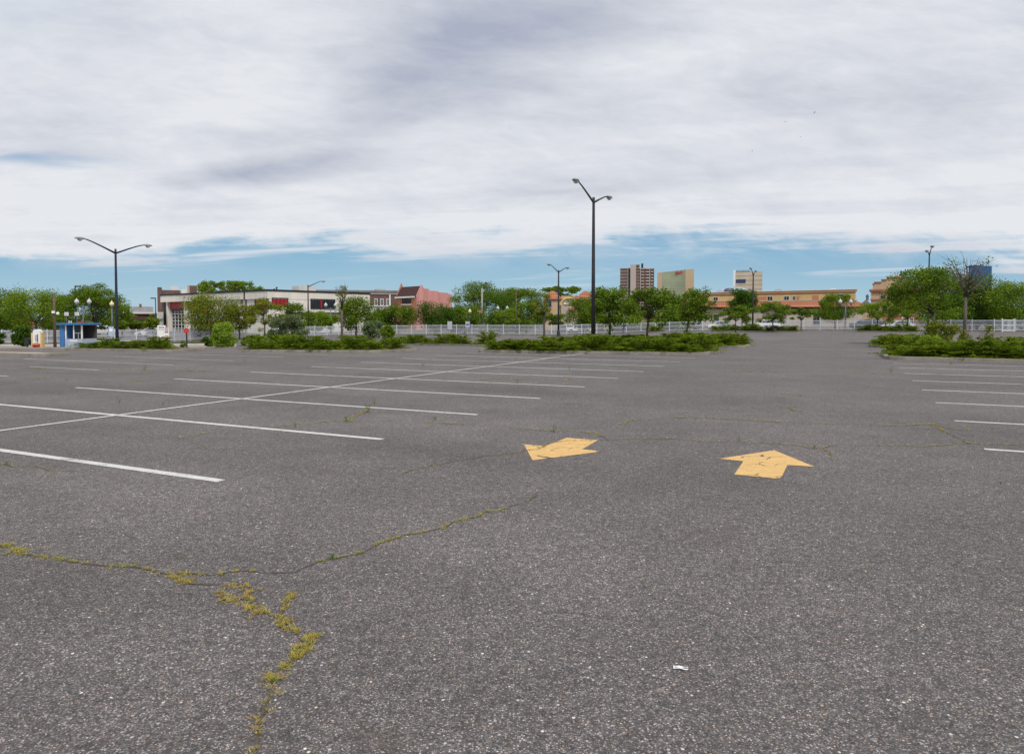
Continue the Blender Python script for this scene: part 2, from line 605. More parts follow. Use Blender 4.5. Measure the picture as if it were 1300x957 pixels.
M['slate_post'] = simple('slate_post', (0.12, 0.14, 0.19), 0.5, 0.15, 3)
M['pole_wood'] = simple('weathered_pole', (0.13, 0.09, 0.07), 0.95, 0.3, 4, streak=True)
M['pole_pale'] = simple('pale_pole', (0.34, 0.32, 0.28), 0.9, 0.25, 4, streak=True)
M['fence'] = simple('white_fence_paint', (0.58, 0.61, 0.66), 0.5, 0.1, 2)
M['fence_grey'] = simple('grey_fence_paint', (0.42, 0.45, 0.50), 0.6, 0.15, 2)
M['white'] = simple('white_enamel', (0.78, 0.78, 0.77), 0.5, 0.08, 3)
M['cream'] = simple('cream_wall', (0.72, 0.68, 0.60), 0.85, 0.10, 0.5, streak=True)
M['black'] = simple('black_trim', (0.02, 0.02, 0.023), 0.6, 0.2, 3)
M['red'] = simple('red_panel', (0.34, 0.015, 0.02), 0.5, 0.12, 2)
M['signred'] = simple('sign_red', (0.55, 0.03, 0.03), 0.5, 0.1, 2)
M['signblue'] = simple('sign_blue', (0.03, 0.07, 0.32), 0.5, 0.1, 2)
M['navy'] = simple('navy_panel', (0.025, 0.05, 0.13), 0.4, 0.1, 1)
M['placard'] = simple('dull_placard', (0.42, 0.44, 0.47), 0.7, 0.15, 3)
M['glass'] = simple('dark_glass', (0.02, 0.025, 0.032), 0.15, 0.3, 0.8, spec=0.45)
M['dim'] = simple('unlit_interior', (0.07, 0.055, 0.045), 0.9, 0.3, 1)
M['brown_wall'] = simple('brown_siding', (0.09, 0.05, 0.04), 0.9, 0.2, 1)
M['pale_roof'] = simple('pale_membrane', (0.62, 0.61, 0.58), 0.9, 0.12, 0.5)
M['grey_roof'] = simple('grey_roofing', (0.22, 0.215, 0.22), 0.9, 0.2, 0.5)
M['brick_dark'] = brick('dark_brick', (0.12, 0.05, 0.045), (0.16, 0.07, 0.055), (0.2, 0.17, 0.15))
M['brick_red'] = brick('red_brick', (0.25, 0.08, 0.05), (0.31, 0.11, 0.065), (0.3, 0.22, 0.18))
M['brick_orange'] = brick('orange_brick', (0.46, 0.16, 0.09), (0.52, 0.20, 0.11), (0.5, 0.3, 0.2))
M['pink'] = simple('pink_render', (0.60, 0.28, 0.25), 0.9, 0.22, 0.45, streak=True)
M['brown_shingle'] = simple('brown_shingle', (0.065, 0.03, 0.028), 0.9, 0.3, 3)
M['tan'] = simple('tan_stucco', (0.50, 0.37, 0.23), 0.9, 0.1, 0.5, streak=True)
M['gold'] = simple('golden_stucco', (0.50, 0.36, 0.16), 0.9, 0.1, 0.4, streak=True)
M['beige'] = simple('beige_stucco', (0.44, 0.375, 0.32), 0.9, 0.12, 0.5, streak=True)
M['rust_band'] = simple('rust_cornice', (0.34, 0.19, 0.11), 0.85, 0.12, 0.5)
M['rose'] = simple('rose_panel', (0.42, 0.17, 0.11), 0.85, 0.12, 0.5)
M['apt_pale'] = simple('apartment_concrete', (0.43, 0.37, 0.33), 0.9, 0.08, 0.1)
M['apt_brick'] = simple('apartment_brick', (0.135, 0.085, 0.07), 0.9, 0.15, 0.2)
M['hotel_tan'] = simple('hotel_panels', (0.50, 0.37, 0.24), 0.85, 0.07, 0.05)
M['tower_cream'] = simple('tower_cream', (0.50, 0.42, 0.31), 0.85, 0.07, 0.05)
M['booth_blue'] = simple('booth_blue', (0.045, 0.17, 0.40), 0.45, 0.15, 2)
M['booth_pale'] = simple('booth_pale_blue', (0.38, 0.45, 0.55), 0.5, 0.2, 4)
M['yellow'] = simple('yellow_panel', (0.68, 0.50, 0.22), 0.5, 0.12, 3)
M['orange'] = simple('orange_plastic', (0.6, 0.08, 0.03), 0.5, 0.1, 3)
M['tyre'] = simple('tyre_rubber', (0.02, 0.02, 0.02), 0.85, 0.2, 5)
M['rim'] = simple('alloy_rim', (0.35, 0.35, 0.36), 0.35, 0.1, 5, metal=0.6)
M['car_white'] = simple('white_car_paint', (0.76, 0.77, 0.78), 0.22, 0.04, 1, spec=0.6)
M['car_grey'] = simple('grey_car_paint', (0.16, 0.17, 0.20), 0.25, 0.08, 1, spec=0.6)
M['car_dark'] = simple('dark_blue_car_paint', (0.03, 0.04, 0.08), 0.22, 0.08, 1, spec=0.6)
M['tail'] = simple('tail_lens', (0.35, 0.02, 0.02), 0.2, 0.1, 5)
M['paper'] = simple('paper', (0.78, 0.78, 0.82), 0.7, 0.06, 30)
M['bird'] = simple('dark_plumage', (0.09, 0.09, 0.10), 0.8, 0.2, 5)


def striped(name, c1, c2, period, duty, rough=0.8, axis='z', c3=None, p3=2.0):
    m, t, b, o = newmat(name)
    x, y, z = t.sep(t.new('ShaderNodeTexCoord').outputs['Object'])
    a = {'z': z, 'x': x}[axis]
    f = t.m('LESS_THAN', t.m('FRACT', t.m('DIVIDE', a, period)), duty)
    c = t.mix(f, c1, c2)
    if c3:
        g = t.m('LESS_THAN', t.m('FRACT', t.m('DIVIDE', {'z': x, 'x': z}[axis], p3)), 0.12)
        c = t.mix(g, c, c3)
    n = t.sm(t.noise(t.xyz(x, y, z), 0.12, 4, 0.6), 0.3, 0.7, 0.9, 1.08)
    t.put(b.inputs['Base Color'], t.mix(1.0, c, t.xyz(n, n, n), 'MULTIPLY'))
    b.inputs['Roughness'].default_value = rough
    return m


M['tile'] = striped('clay_tile_roof', (0.37, 0.135, 0.075), (0.22, 0.075, 0.045), 0.45, 0.35, 0.8, 'x', (0.55, 0.22, 0.10), 0.9)
M['hotel_glass'] = striped('green_curtain_wall', (0.30, 0.33, 0.215), (0.27, 0.30, 0.20), 3.4, 0.2, 0.35, 'z')
M['blue_glass'] = striped('blue_curtain_wall', (0.035, 0.115, 0.25), (0.05, 0.15, 0.30), 4.0, 0.25, 0.25, 'z', (0.03, 0.09, 0.2), 12.0)
M['tower_lines'] = striped('ribbed_tower_face', (0.52, 0.44, 0.33), (0.34, 0.28, 0.22), 4.4, 0.2, 0.85, 'z')
M['door_glaze'] = M['glass']

# ---------------------------------------------------------------- ground sheet
xs = np.concatenate([[-4000, -2000, -1000, -500, -300, -200, -150], np.arange(-120, 121, 1.5), [150, 200, 300, 500, 1000, 2000, 4000]])
ys = np.concatenate([[-600, -100, -20, 0, 5, 10, 15, 20, 25], np.arange(28, 132, 1.5), [140, 160, 200, 300, 500, 900, 1800, 5000]])
mb = MB()
for y in ys:
    for x in xs:
        mb.v.append((float(x), float(y), gz(float(x), float(y))))
nx = len(xs)
for j in range(len(ys) - 1):
    for i in range(nx - 1):
        mb.f.append((j * nx + i, j * nx + i + 1, (j + 1) * nx + i + 1, (j + 1) * nx + i))
tag(mb.build('ground', M['asphalt'], smooth_=True), kind='structure')


# ---------------------------------------------------------------- painted stall lines
def strip(p0, p1, wd, lift=0.004):
    d = (p1 - p0)
    d.z = 0
    L = d.length
    d.normalize()
    nn = Vector((-d.y, d.x, 0)) * wd / 2
    n = max(1, int(L / 1.0))
    b = MB()
    for i in range(n + 1):
        p = p0 + d * (L * i / n)
        e = lift + (0.012 if p.y > 29 else 0.0)
        for s in (-1, 1):
            q = p + nn * s
            b.v.append((q.x, q.y, gz(q.x, q.y) + e))
    for i in range(n):
        b.f.append((2 * i, 2 * i + 2, 2 * i + 3, 2 * i + 1))
    return b


def stall(p0, p1, wd=0.105, mat='white_paint', name='stall_line'):
    return tag(strip(p0, p1, wd).build(name, M[mat]), kind='structure')


A0 = Vector((-2.98, 7.10, 0))
STEP = RD * 2.745
for k in range(10):
    e = A0 + STEP * k
    stall(e, e - SD * 11.05, 0.115 if k < 2 else 0.105)
stall(A0 - SD * 5.55 - RD * 3, A0 - SD * 5.55 + STEP * 9.6, 0.10, name='row_line').location.z = 0.004
B0 = Vector((6.03, 8.85, 0))
for k in range(8):
    e = B0 + STEP * k
    stall(e, e + SD * 11)
C0 = Vector((-14.6, 20.15, 0))
for k in range(6):
    e = C0 + STEP * k
    stall(e, e - SD * (9.5, 3.8, 9.0, 7.2, 7.2, 7.0)[k], 0.09, 'old_paint')
stall(G(1150, 424), G(1174, 428.5), 0.12, 'old_paint')
for a, b in (((1023, 426.8), (1033, 426.9)), ((1054, 427.2), (1062, 427.4))):
    stall(G(*a), G(*b), 0.3, 'faded_yellow', 'faded_line')


def arrow(px, name, label):
    b = MB()
    pts = [G(*p) for p in px]
    b.add([(p.x, p.y, 0.0045) for p in pts], [tuple(range(len(pts)))])
    o = b.build(name, M['yellow_paint'])
    bm_fix(o)
    return tag(o, label, 'road marking', 'yellow painted arrows')


def bm_fix(o):
    import bmesh
    bm = bmesh.new()
    bm.from_mesh(o.data)
    bmesh.ops.triangulate(bm, faces=bm.faces[:])
    bmesh.ops.recalc_face_normals(bm, faces=bm.faces[:])
    for f in bm.faces:
        if f.normal.z < 0:
            f.normal_flip()
    bm.to_mesh(o.data)
    bm.free()


arrow([(676.1, 584.6), (665, 564.2), (691.5, 566.6), (719.7, 555.9), (759.2, 559.1), (739.1, 570.5), (765.4, 573.2)],
      'painted_arrow', 'yellow arrow painted on the asphalt pointing to the lower left, crossed by a mossy crack')
arrow([(912.9, 582.5), (982.8, 571.7), (1034, 592.7), (999.6, 590.6), (992.5, 605.2), (989, 607.3), (984, 607.6), (932.2, 602.6), (943.8, 585.7)],
      'painted_arrow', 'yellow arrow painted on the asphalt pointing straight away, its middle covered in fine cracks')

# ---------------------------------------------------------------- cracks with moss
CR = [
    [(0, 693), (39, 705), (78, 709), (88, 713), (117, 717), (149, 719.6), (177, 720.7), (198, 726), (219, 731), (241, 741), (262, 742.6), (283, 742.6), (308, 742.6), (318, 746), (318, 762), (322, 771), (340, 780), (357, 783), (354, 794), (368, 799), (389, 804.5), (401, 809), (390, 820), (379, 829), (368, 842), (354, 852), (348.6, 863), (342, 885), (330, 915), (326, 945), (318, 975)],
    [(219, 729), (248, 728.5), (269, 730.6), (294, 726), (318, 725), (354, 727.8), (375, 726.7), (389, 719.6), (407, 712.5), (429, 708.5), (472, 696), (497, 685.4), (531, 677), (565, 669.4), (608, 656), (632, 648.5), (651, 642), (666, 637.7), (681.5, 628.5)],
    [(280, 750), (283, 762), (301, 760), (318, 762)],
    [(368, 751.5), (363, 771), (356, 781.5)],
    [(514, 600), (544.6, 592.5), (569, 587), (606, 581), (637, 577), (667.7, 572.5), (684, 570), (704, 562), (722, 559.5), (758, 560.7), (772, 559), (818, 556.5), (867.7, 557.9), (903, 560.7), (938.5, 560.7), (984.5, 563.5), (1009, 565.3), (1027, 568.5), (1044.6, 568.8), (1058.8, 565.3), (1115, 565.5), (1177, 566.8), (1207.7, 564.6), (1232, 563), (1254, 564), (1320, 566)],
    [(538.5, 536), (557, 536.8), (575, 538), (606, 540.8), (637, 541.4), (655, 543), (686, 547), (717, 547.8), (757, 549.4), (772, 559)],
    [(786, 539.5), (804, 534), (867.7, 530.6), (917, 531.7), (974, 534.9), (1027, 537.7), (1076.5, 538.4), (1128, 541), (1183, 538.5), (1201.5, 549), (1232, 563)],
    [(1183, 538.5), (1207.7, 544.6), (1254, 549), (1320, 551)],
    [(-10, 588), (3, 590), (18, 593), (46, 592), (61.5, 597.7), (92, 597.7), (132, 596)],
    [(225, 555.5), (246, 554), (268, 549), (289, 546), (330, 543), (369, 540), (391, 538), (421.5, 535), (440, 534.6), (467.7, 537.7)],
    [(440, 534.6), (446, 530), (466, 522), (470, 514)],
    [(135, 469.7), (185, 470), (234, 470.5), (277, 473)],
    [(992, 500), (1004, 501), (1017, 503)],
    [(1001, 517), (1007, 521), (1018, 523)],
    [(880, 515), (905, 515.5), (940, 516), (975, 520)],
    [(900, 471), (960, 472), (1040, 473.5), (1128, 475)],
    [(1044, 569), (1052, 577), (1058, 580)],
    [(20, 482), (60, 481), (110, 484), (160, 482), (210, 487)],
    [(610, 482), (640, 481), (700, 486), (730, 480)],
    [(-10, 468), (25, 466), (60, 468)],
]
MOSSY = [1.0, 0.8, 1.0, 1.0, 0.75, 0.6, 0.55, 0.5, 0.5, 0.5, 0.6, 0.5, 0.5, 0.6, 0.15, 0.3, 0.5, 0.12, 0.2, 0.4]
rr = random.Random(3)
moss = []


def blades(n, cx, cy, cz, rad, h, wd, flat=0.4):
    """n thin triangles around a point"""
    a = RNG.uniform(0, 2 * np.pi, n)
    r = np.abs(RNG.normal(0, rad * 0.55, n))
    b = RNG.uniform(0, 2 * np.pi, n)
    x, y = cx + r * np.cos(a), cy + r * np.sin(a)
    hh = h * RNG.uniform(0.35, 1.0, n)
    ln = hh * RNG.uniform(0.2, 1.2, n) * (1 + flat)
    t = RNG.uniform(0, 2 * np.pi, n)
    v = np.zeros((n, 3, 3))
    wx, wy = np.cos(b) * wd / 2, np.sin(b) * wd / 2
    v[:, 0] = np.stack([x - wx, y - wy, np.full(n, cz)], 1)
    v[:, 1] = np.stack([x + wx, y + wy, np.full(n, cz)], 1)
    v[:, 2] = np.stack([x + ln * np.cos(t), y + ln * np.sin(t), cz + hh], 1)
    return v.reshape(-1, 3)


for ci, (line, mo) in enumerate(zip(CR, MOSSY)):
    pts = [G(*p) for p in line]
    fine = [pts[0]]
    for a, b in zip(pts, pts[1:]):
        L = (b - a).length
        n = max(1, int(L / 0.10))
        nn = Vector((-(b - a).y, (b - a).x, 0)).normalized()
        for i in range(1, n + 1):
            amp = 0.025 if i < n else 0.0
            fine.append(a.lerp(b, i / n) + nn * rr.gauss(0, amp))
    b = MB()
    for i, p in enumerate(fine):
        d = (fine[min(i + 1, len(fine) - 1)] - fine[max(i - 1, 0)]).normalized()
        nn = Vector((-d.y, d.x, 0)) * (0.002 + 0.005 * rr.random()) * (1 if p.y < 9 else 1.1)
        for s in (-1, 1):
            q = p + nn * s
            b.v.append((q.x, q.y, gz(q.x, q.y) + (0.006 if p.y < 29 else 0.018)))
    for i in range(len(fine) - 1):
        b.f.append((2 * i, 2 * i + 1, 2 * i + 3, 2 * i + 2))
    tag(b.build('pavement_crack', M['crack']), kind='structure')
    # moss grows in stretches
    ph = rr.uniform(0, 10)
    s = 0.0
    for a, c in zip(fine, fine[1:]):
        s += (c - a).length
        dens = math.sin(s * 2.1 + ph) + 0.6 * math.sin(s * 5.3 + 2 * ph) + 0.4 * math.sin(s * 11.7)
        if dens < 0.9 - 2.3 * mo:
            continue
        near = a.y < 6
        k = max(1.0, a.y / 7.0)
        for j in range(3 if near else 2):
            p = a.lerp(c, rr.random())
            wide = (0.030 if near else 0.026) * mo ** 0.5 * (0.6 + 0.5 * max(0, dens))
            moss.append(blades(int(26 if near else 12), p.x + rr.gauss(0, wide * 0.5), p.y + rr.gauss(0, wide * 0.5), gz(p.x, p.y) + 0.004,
                               wide, (0.010 + 0.010 * rr.random()) * min(k, 1.8), 0.0045 * k, 1.4))
for (cx, cy, rad, n) in ((318, 770, 0.09, 60), (330, 776, 0.07, 40), (366, 760, 0.06, 40), (362, 790, 0.06, 40), (395, 812, 0.07, 60), (383, 824, 0.08, 70), (375, 833, 0.05, 50), (348, 861, 0.03, 40),
                         (225, 733, 0.06, 40), (238, 739, 0.08, 50), (292, 762, 0.06, 40), (310, 752, 0.10, 30), (300, 745, 0.12, 25), (20, 700, 0.08, 60), (10, 694, 0.06, 50), (370, 799, 0.06, 30)):
    for _ in range(max(4, n // 5)):
        p = G(cx, cy)
        moss.append(blades(14, p.x + rr.gauss(0, rad * 0.42), p.y + rr.gauss(0, rad * 0.42), 0.004, 0.024, 0.02, 0.005, 1.2))
tag(np_mesh('crack_moss', np.concatenate(moss), 3, [M['moss']]), 'yellow and rust coloured moss growing along the cracks of the asphalt', 'moss', kind='stuff')


# green weeds standing up out of the cracks
def weed(px, py, h, label):
    p = G(px, py)
    o = thing('weed', label, 'weed', p, 0, 'green weeds growing out of the asphalt cracks')
    n = 26
    b = MB()
    for _ in range(7):
        a = rr.uniform(0, 6.28)
        t = rr.uniform(0.1, 0.7)
        b.tube([(0, 0, 0), (math.cos(a) * t * h * 0.4, math.sin(a) * t * h * 0.4, h * 0.55), (math.cos(a) * t * h * 0.9, math.sin(a) * t * h * 0.9, h * rr.uniform(0.8, 1.0))], [0.002, 0.0015, 0.001], 3)
    b.build('stem', M['weed'], o)
    vs = []
    for _ in range(n):
        a = rr.uniform(0, 6.28)
        rdd = rr.uniform(0.05, 0.6) * h
        c = np.array((math.cos(a) * rdd, math.sin(a) * rdd, rr.uniform(0.15, 1.0) * h))
        d = np.array((math.cos(a), math.sin(a), rr.uniform(-0.3, 0.8)))
        s_ = np.array((-math.sin(a), math.cos(a), 0.0))
        L = h * rr.uniform(0.22, 0.42)
        wv_ = L * 0.24
        vs += [c, c + d * L * 0.5 + s_ * wv_, c + d * L, c + d * L * 0.5 - s_ * wv_]
    np_mesh('leaves', np.array(vs), 4, [M['weed']], o)
    return o


WEEDS = [(422, 710, 0.075, 'small bright green weed on the crack in the near foreground'),
         (1034, 570, 0.10, 'green weed on the crack just beyond the straight yellow arrow'),
         (939, 560, 0.09, 'low green weed on the crack above the left tip of the straight arrow'),
         (703, 549, 0.16, 'thin green weed on the crack beyond the lower left pointing arrow'),
         (152, 512, 0.14, 'green weed between two stall lines left of the row line'),
         (207, 514, 0.09, 'tiny weed between the stall lines close to the row line'),
         (440, 536, 0.16, 'green weed in the crack between the second and third stall lines'),
         (375, 542, 0.10, 'pale weed in the crack short of the second stall line'),
         (467, 524, 0.24, 'tall weed at the edge of the third stall line'),
         (475, 513, 0.14, 'weed beyond the third stall line'),
         (552, 533, 0.12, 'weed at the near end of the crack beyond the third stall line'),
         (537, 466, 0.28, 'dark weed on a far stall line'),
         (657, 487, 0.18, 'weed near the middle of a far stall line'),
         (184, 470, 0.26, 'weed growing on the asphalt left of the far row'),
         (8, 590, 0.07, 'small weed in the crack below the nearest stall line'),
         (1270, 614, 0.04, 'tiny weed on open asphalt near the stub of a stall line'),
         (348, 866, 0.035, 'small green weed in the crack closest to the camera'),
         (1207, 463, 0.3, 'weed on a stall line in front of the kerbed shrub bed'),
         (1222, 459, 0.34, 'clump of weed against the kerb of the near shrub bed'),
         (1287, 460, 0.3, 'weed against the kerb below the wide juniper bed'),
         (1131, 473, 0.26, 'yellowish weed at the end of a stall line by the bed'),
         (310, 459.5, 0.2, 'weed far off on the asphalt before the long juniper bed'),
         (723, 470, 0.2, 'weed on the far side of the last stall lines')]
for args in WEEDS:
    weed(args[0], args[1], args[2] * 0.62, args[3])

# paper slip and pebble
o = thing('paper_slip', 'white paper slip with faint printing lying on the near asphalt', 'litter', G(866, 849.5), R(-14))
b = MB()
for i in range(6):
    x = -0.041 + i * 0.0137
    z = (0.004, 0.006, 0.009, 0.007, 0.004, 0.006)[i]
    for y, dzv in ((-0.009, 0), (0.011, 0.003)):
        b.v.append((x, y, z + dzv))
    for y, dzv in ((-0.009, 0.0007), (0.011, 0.0037)):
        b.v.append((x, y, z + dzv))
for i in range(5):
    a = i * 4
    b.f += [(a, a + 4, a + 5, a + 1), (a + 2, a + 3, a + 7, a + 6), (a, a + 2, a + 6, a + 4), (a + 1, a + 5, a + 7, a + 3)]
b.f += [(0, 1, 3, 2), (20, 22, 23, 21)]
b.build('sheet', M['paper'], o)
b = MB()
for j in range(3):
    b.box(-0.034, 0.030, -0.004 + j * 0.0045, -0.0032 + j * 0.0045, 0.0082, 0.0092)
b.build('printed_lines', M['slate_post'], o)


# ---------------------------------------------------------------- planted islands with kerbs
def island(pl, pr, depth, name='planting_bed', soil='soil', back=None):
    """kerbed bed whose front kerb runs from pl to pr; depth goes away along the rows"""
    p0, p1 = G(*pl), G(*pr)
    q1, q0 = p1 + RD * depth, p0 + RD * depth
    n = 10
    ring = []
    for a, c in ((p0, p1), (p1, q1), (q1, q0), (q0, p0)):
        for i in range(n):
            ring.append(a.lerp(c, i / n))
    # soften the corners
    m = len(ring)
    rs = [(ring[i - 1] + ring[i] * 2 + ring[(i + 1) % m]) / 4 for i in range(m)]
    cen = (p0 + p1 + q0 + q1) / 4
    b = MB()
    for p in rs:
        inn = p + (cen - p).normalized() * 0.17
        for (q, z) in ((p, -0.05), (p, 0.13), (inn, 0.14), (inn, 0.0)):
            b.v.append((q.x, q.y, gz(q.x, q.y) + z))
    for i in range(m):
        j = (i + 1) % m
        for k in range(3):
            b.f.append((i * 4 + k, j * 4 + k, j * 4 + k + 1, i * 4 + k + 1))
    kb = b.build('kerb', M['concrete'])
    tag(kb, kind='structure')
    b = MB()
    for p in rs:
        inn = p + (cen - p).normalized() * 0.16
        b.v.append((inn.x, inn.y, gz(inn.x, inn.y) + 0.10))
    b.v.append((cen.x, cen.y, gz(cen.x, cen.y) + 0.14))
    for i in range(m):
        b.f.append((i, (i + 1) % m, m))
    tag(b.build(name, M[soil]), kind='structure')
    return p0, p1, q1, q0


def juniper_mesh(seed, n=84):
    """spreading juniper: arching sprays, flat tiers, dark gaps"""
    g = np.random.default_rng(seed)
    V_ = []
    for i in range(n):
        a = g.uniform(0, 2 * np.pi)
        ln = g.uniform(0.55, 1.15)
        el = g.choice((0.12, 0.4, 0.7, 1.0)) + g.normal(0, 0.05)
        d = np.array((np.cos(a), np.sin(a), 0.0))
        sd_ = np.array((-np.sin(a), np.cos(a), 0.0))
        start = d * g.uniform(0.0, 0.35) + np.array((0, 0, 0.1 + 0.25 * el))
        for s in np.linspace(0.15, 1.0, 9):
            p = start + d * ln * s * (1 - 0.45 * el) + np.array((0, 0, 0.62 * el * np.sin(s * 1.9) - 0.06 * s))
            m = 9
            wdt = 0.14 * (1.15 - s)
            off = g.normal(0, 1, (m, 3)) * np.array((0.05, 0.05, 0.016)) + np.outer(g.uniform(-1, 1, m), sd_) * wdt
            c = p + off
            dirs = d * 0.8 + np.outer(g.uniform(-1, 1, m), sd_) * 0.7 + np.stack([np.zeros(m), np.zeros(m), g.uniform(-0.2, 0.75, m)], 1)
            dirs /= np.linalg.norm(dirs, axis=1)[:, None]
            L = g.uniform(0.055, 0.125, m)[:, None]
            up = g.normal(0, 1, (m, 3))
            side = np.cross(dirs, up)
            side /= np.linalg.norm(side, axis=1)[:, None]
            W = L * 0.24
            q = np.stack([c, c + dirs * L * 0.5 + side * W, c + dirs * L, c + dirs * L * 0.5 - side * W], 1)
            V_.append(q.reshape(-1, 3))
    v = np.concatenate(V_)
    v[:, 2] = np.maximum(v[:, 2], 0.02)
    me_o = np_mesh('sprays', v, 4, [M['juniper']])
    me = me_o.data
    bpy.data.objects.remove(me_o)
    return me


JUN = [juniper_mesh(100 + i) for i in range(5)]
tb = MB()
for i in range(9):
    a = i * 0.7
    tb.tube([(0, 0, 0), (math.cos(a) * 0.25, math.sin(a) * 0.25, 0.22), (math.cos(a) * 0.65, math.sin(a) * 0.65, 0.32)], [0.035, 0.022, 0.01], 5)
jo = tb.build('stems', M['bark'])
JST = jo.data
bpy.data.objects.remove(jo)


def juniper(p, r, h, label, group):
    o = thing('juniper_shrub', label, 'shrub', p + Vector((0, 0, 0.06)), rr.uniform(0, 6.28), group)
    o.scale = (r, r * rr.uniform(0.85, 1.15), h)
    link(bpy.data.objects.new('sprays', rr.choice(JUN)), o)
    link(bpy.data.objects.new('stems', JST), o)
    return o


def fill(bed, nu, nv, r, h, label, group, u0=0.02, u1=0.98, v0=0.0, v1=1.0, skip=()):
    p0, p1, q1, q0 = bed
    for j in range(nv):
        for i in range(nu):
            if (i, j) in skip:
                continue
            u = u0 + (u1 - u0) * (i + 0.5 + rr.uniform(-0.2, 0.2)) / nu
            v = v0 + (v1 - v0) * (j + 0.5 + rr.uniform(-0.15, 0.15)) / nv
            p = p0.lerp(p1, u).lerp(q0.lerp(q1, u), v)
            p.z = gz(p.x, p.y)
            juniper(p, r * rr.uniform(0.85, 1.2), h * rr.uniform(0.62, 1.25), label, group)


bA = island((78, 445), (213, 447), 2.6)
fill(bA, 7, 1, 0.85, 0.60, 'low spreading juniper in the kerbed bed in front of the blue booth', 'junipers in the bed before the blue booth', 0.02, 0.86)
bB = island((300, 447), (484, 448), 3.6)
fill(bB, 7, 2, 0.85, 0.68, 'spreading juniper in the long kerbed bed with the sparse young tree', 'junipers in the bed with the sparse young tree', 0.0, 0.93)
bC = island((478, 438), (615, 440), 3.0)
fill(bC, 7, 1, 1.05, 0.85, 'spreading juniper in the middle bed in front of the pink building', 'junipers in the bed before the pink building')
bE = island((602, 447.5), (896, 451.5), 4.6)
fill(bE, 9, 3, 0.92, 0.66, 'dense spreading juniper in the big front bed before the tallest lamp post', 'junipers before the tallest lamp post', 0.01, 0.97, 0.02, 1.0)
bF = island((700, 440.8), (943, 442.6), 6.0)
fill(bF, 10, 4, 0.95, 0.64, 'spreading juniper in the rear bed round the foot of the tallest lamp post', 'junipers in the rear bed by the tallest lamp post', 0.02, 0.96, 0.02, 1.0)
bG = island((712, 421.5), (842, 422), 3.5)
fill(bG, 9, 1, 1.1, 0.8, 'dark juniper in the far bed behind the big lamp post bed', 'junipers in the far middle bed')
bH = island((902, 421.5), (1015, 422), 3.5)
fill(bH, 8, 1, 1.15, 0.9, 'dark juniper in the far bed below the slim trees before the long tiled building', 'junipers in the far bed before the tiled building')
bI = island((1090, 421.5), (1168, 422.5), 3.5)
fill(bI, 6, 1, 1.1, 0.9, 'dark juniper in the far bed before the ornate pink building', 'junipers in the far bed before the ornate building')
bK = island((1106, 441), (1190, 444.5), 5.0)
fill(bK, 3, 2, 0.9, 0.58, 'spreading juniper behind the kerb of the wide bed beside the bare tree', 'junipers behind the wide near bed', 0.15, 1.0)
bJ = island((1124, 456.5), (1420, 464), 5.5)
fill(bJ, 9, 3, 0.86, 0.66, 'spreading juniper in the wide near bed with the half bare tree', 'junipers in the wide near bed', 0.1, 1.0, 0.04, 0.95)
island((-60, 450), (54, 453), 1.3, soil='walk')

# sidewalk and verge in front of the left fence
def band(pts_near, pts_far, mat, name, lift):
    b = MB()
    n = len(pts_near)
    for a, c in zip(pts_near, pts_far):
        for k in range(4):
            q = a.lerp(c, k / 3)
            b.v.append((q.x, q.y, gz(q.x, q.y) + lift))
        b.v.append((a.x, a.y, gz(a.x, a.y) - 0.05))
    for i in range(n - 1):
        for k in range(3):
            b.f.append((i * 5 + k, (i + 1) * 5 + k, (i + 1) * 5 + k + 1, i * 5 + k + 1))
        b.f.append((i * 5 + 4, (i + 1) * 5 + 4, (i + 1) * 5, i * 5))
    return tag(b.build(name, M[mat]), kind='structure')


pxs = list(range(-120, 301, 20))
band([G(p, 444.5 - 0.006 * max(0, p)) for p in pxs], [G(p, 441.3 - 0.006 * max(0, p)) for p in pxs], 'concrete', 'kerb_strip', 0.12)
band([G(p, 441.3 - 0.006 * max(0, p)) for p in pxs], [G(p, 438.8 - 0.004 * max(0, p)) for p in pxs], 'walk', 'sidewalk', 0.14)

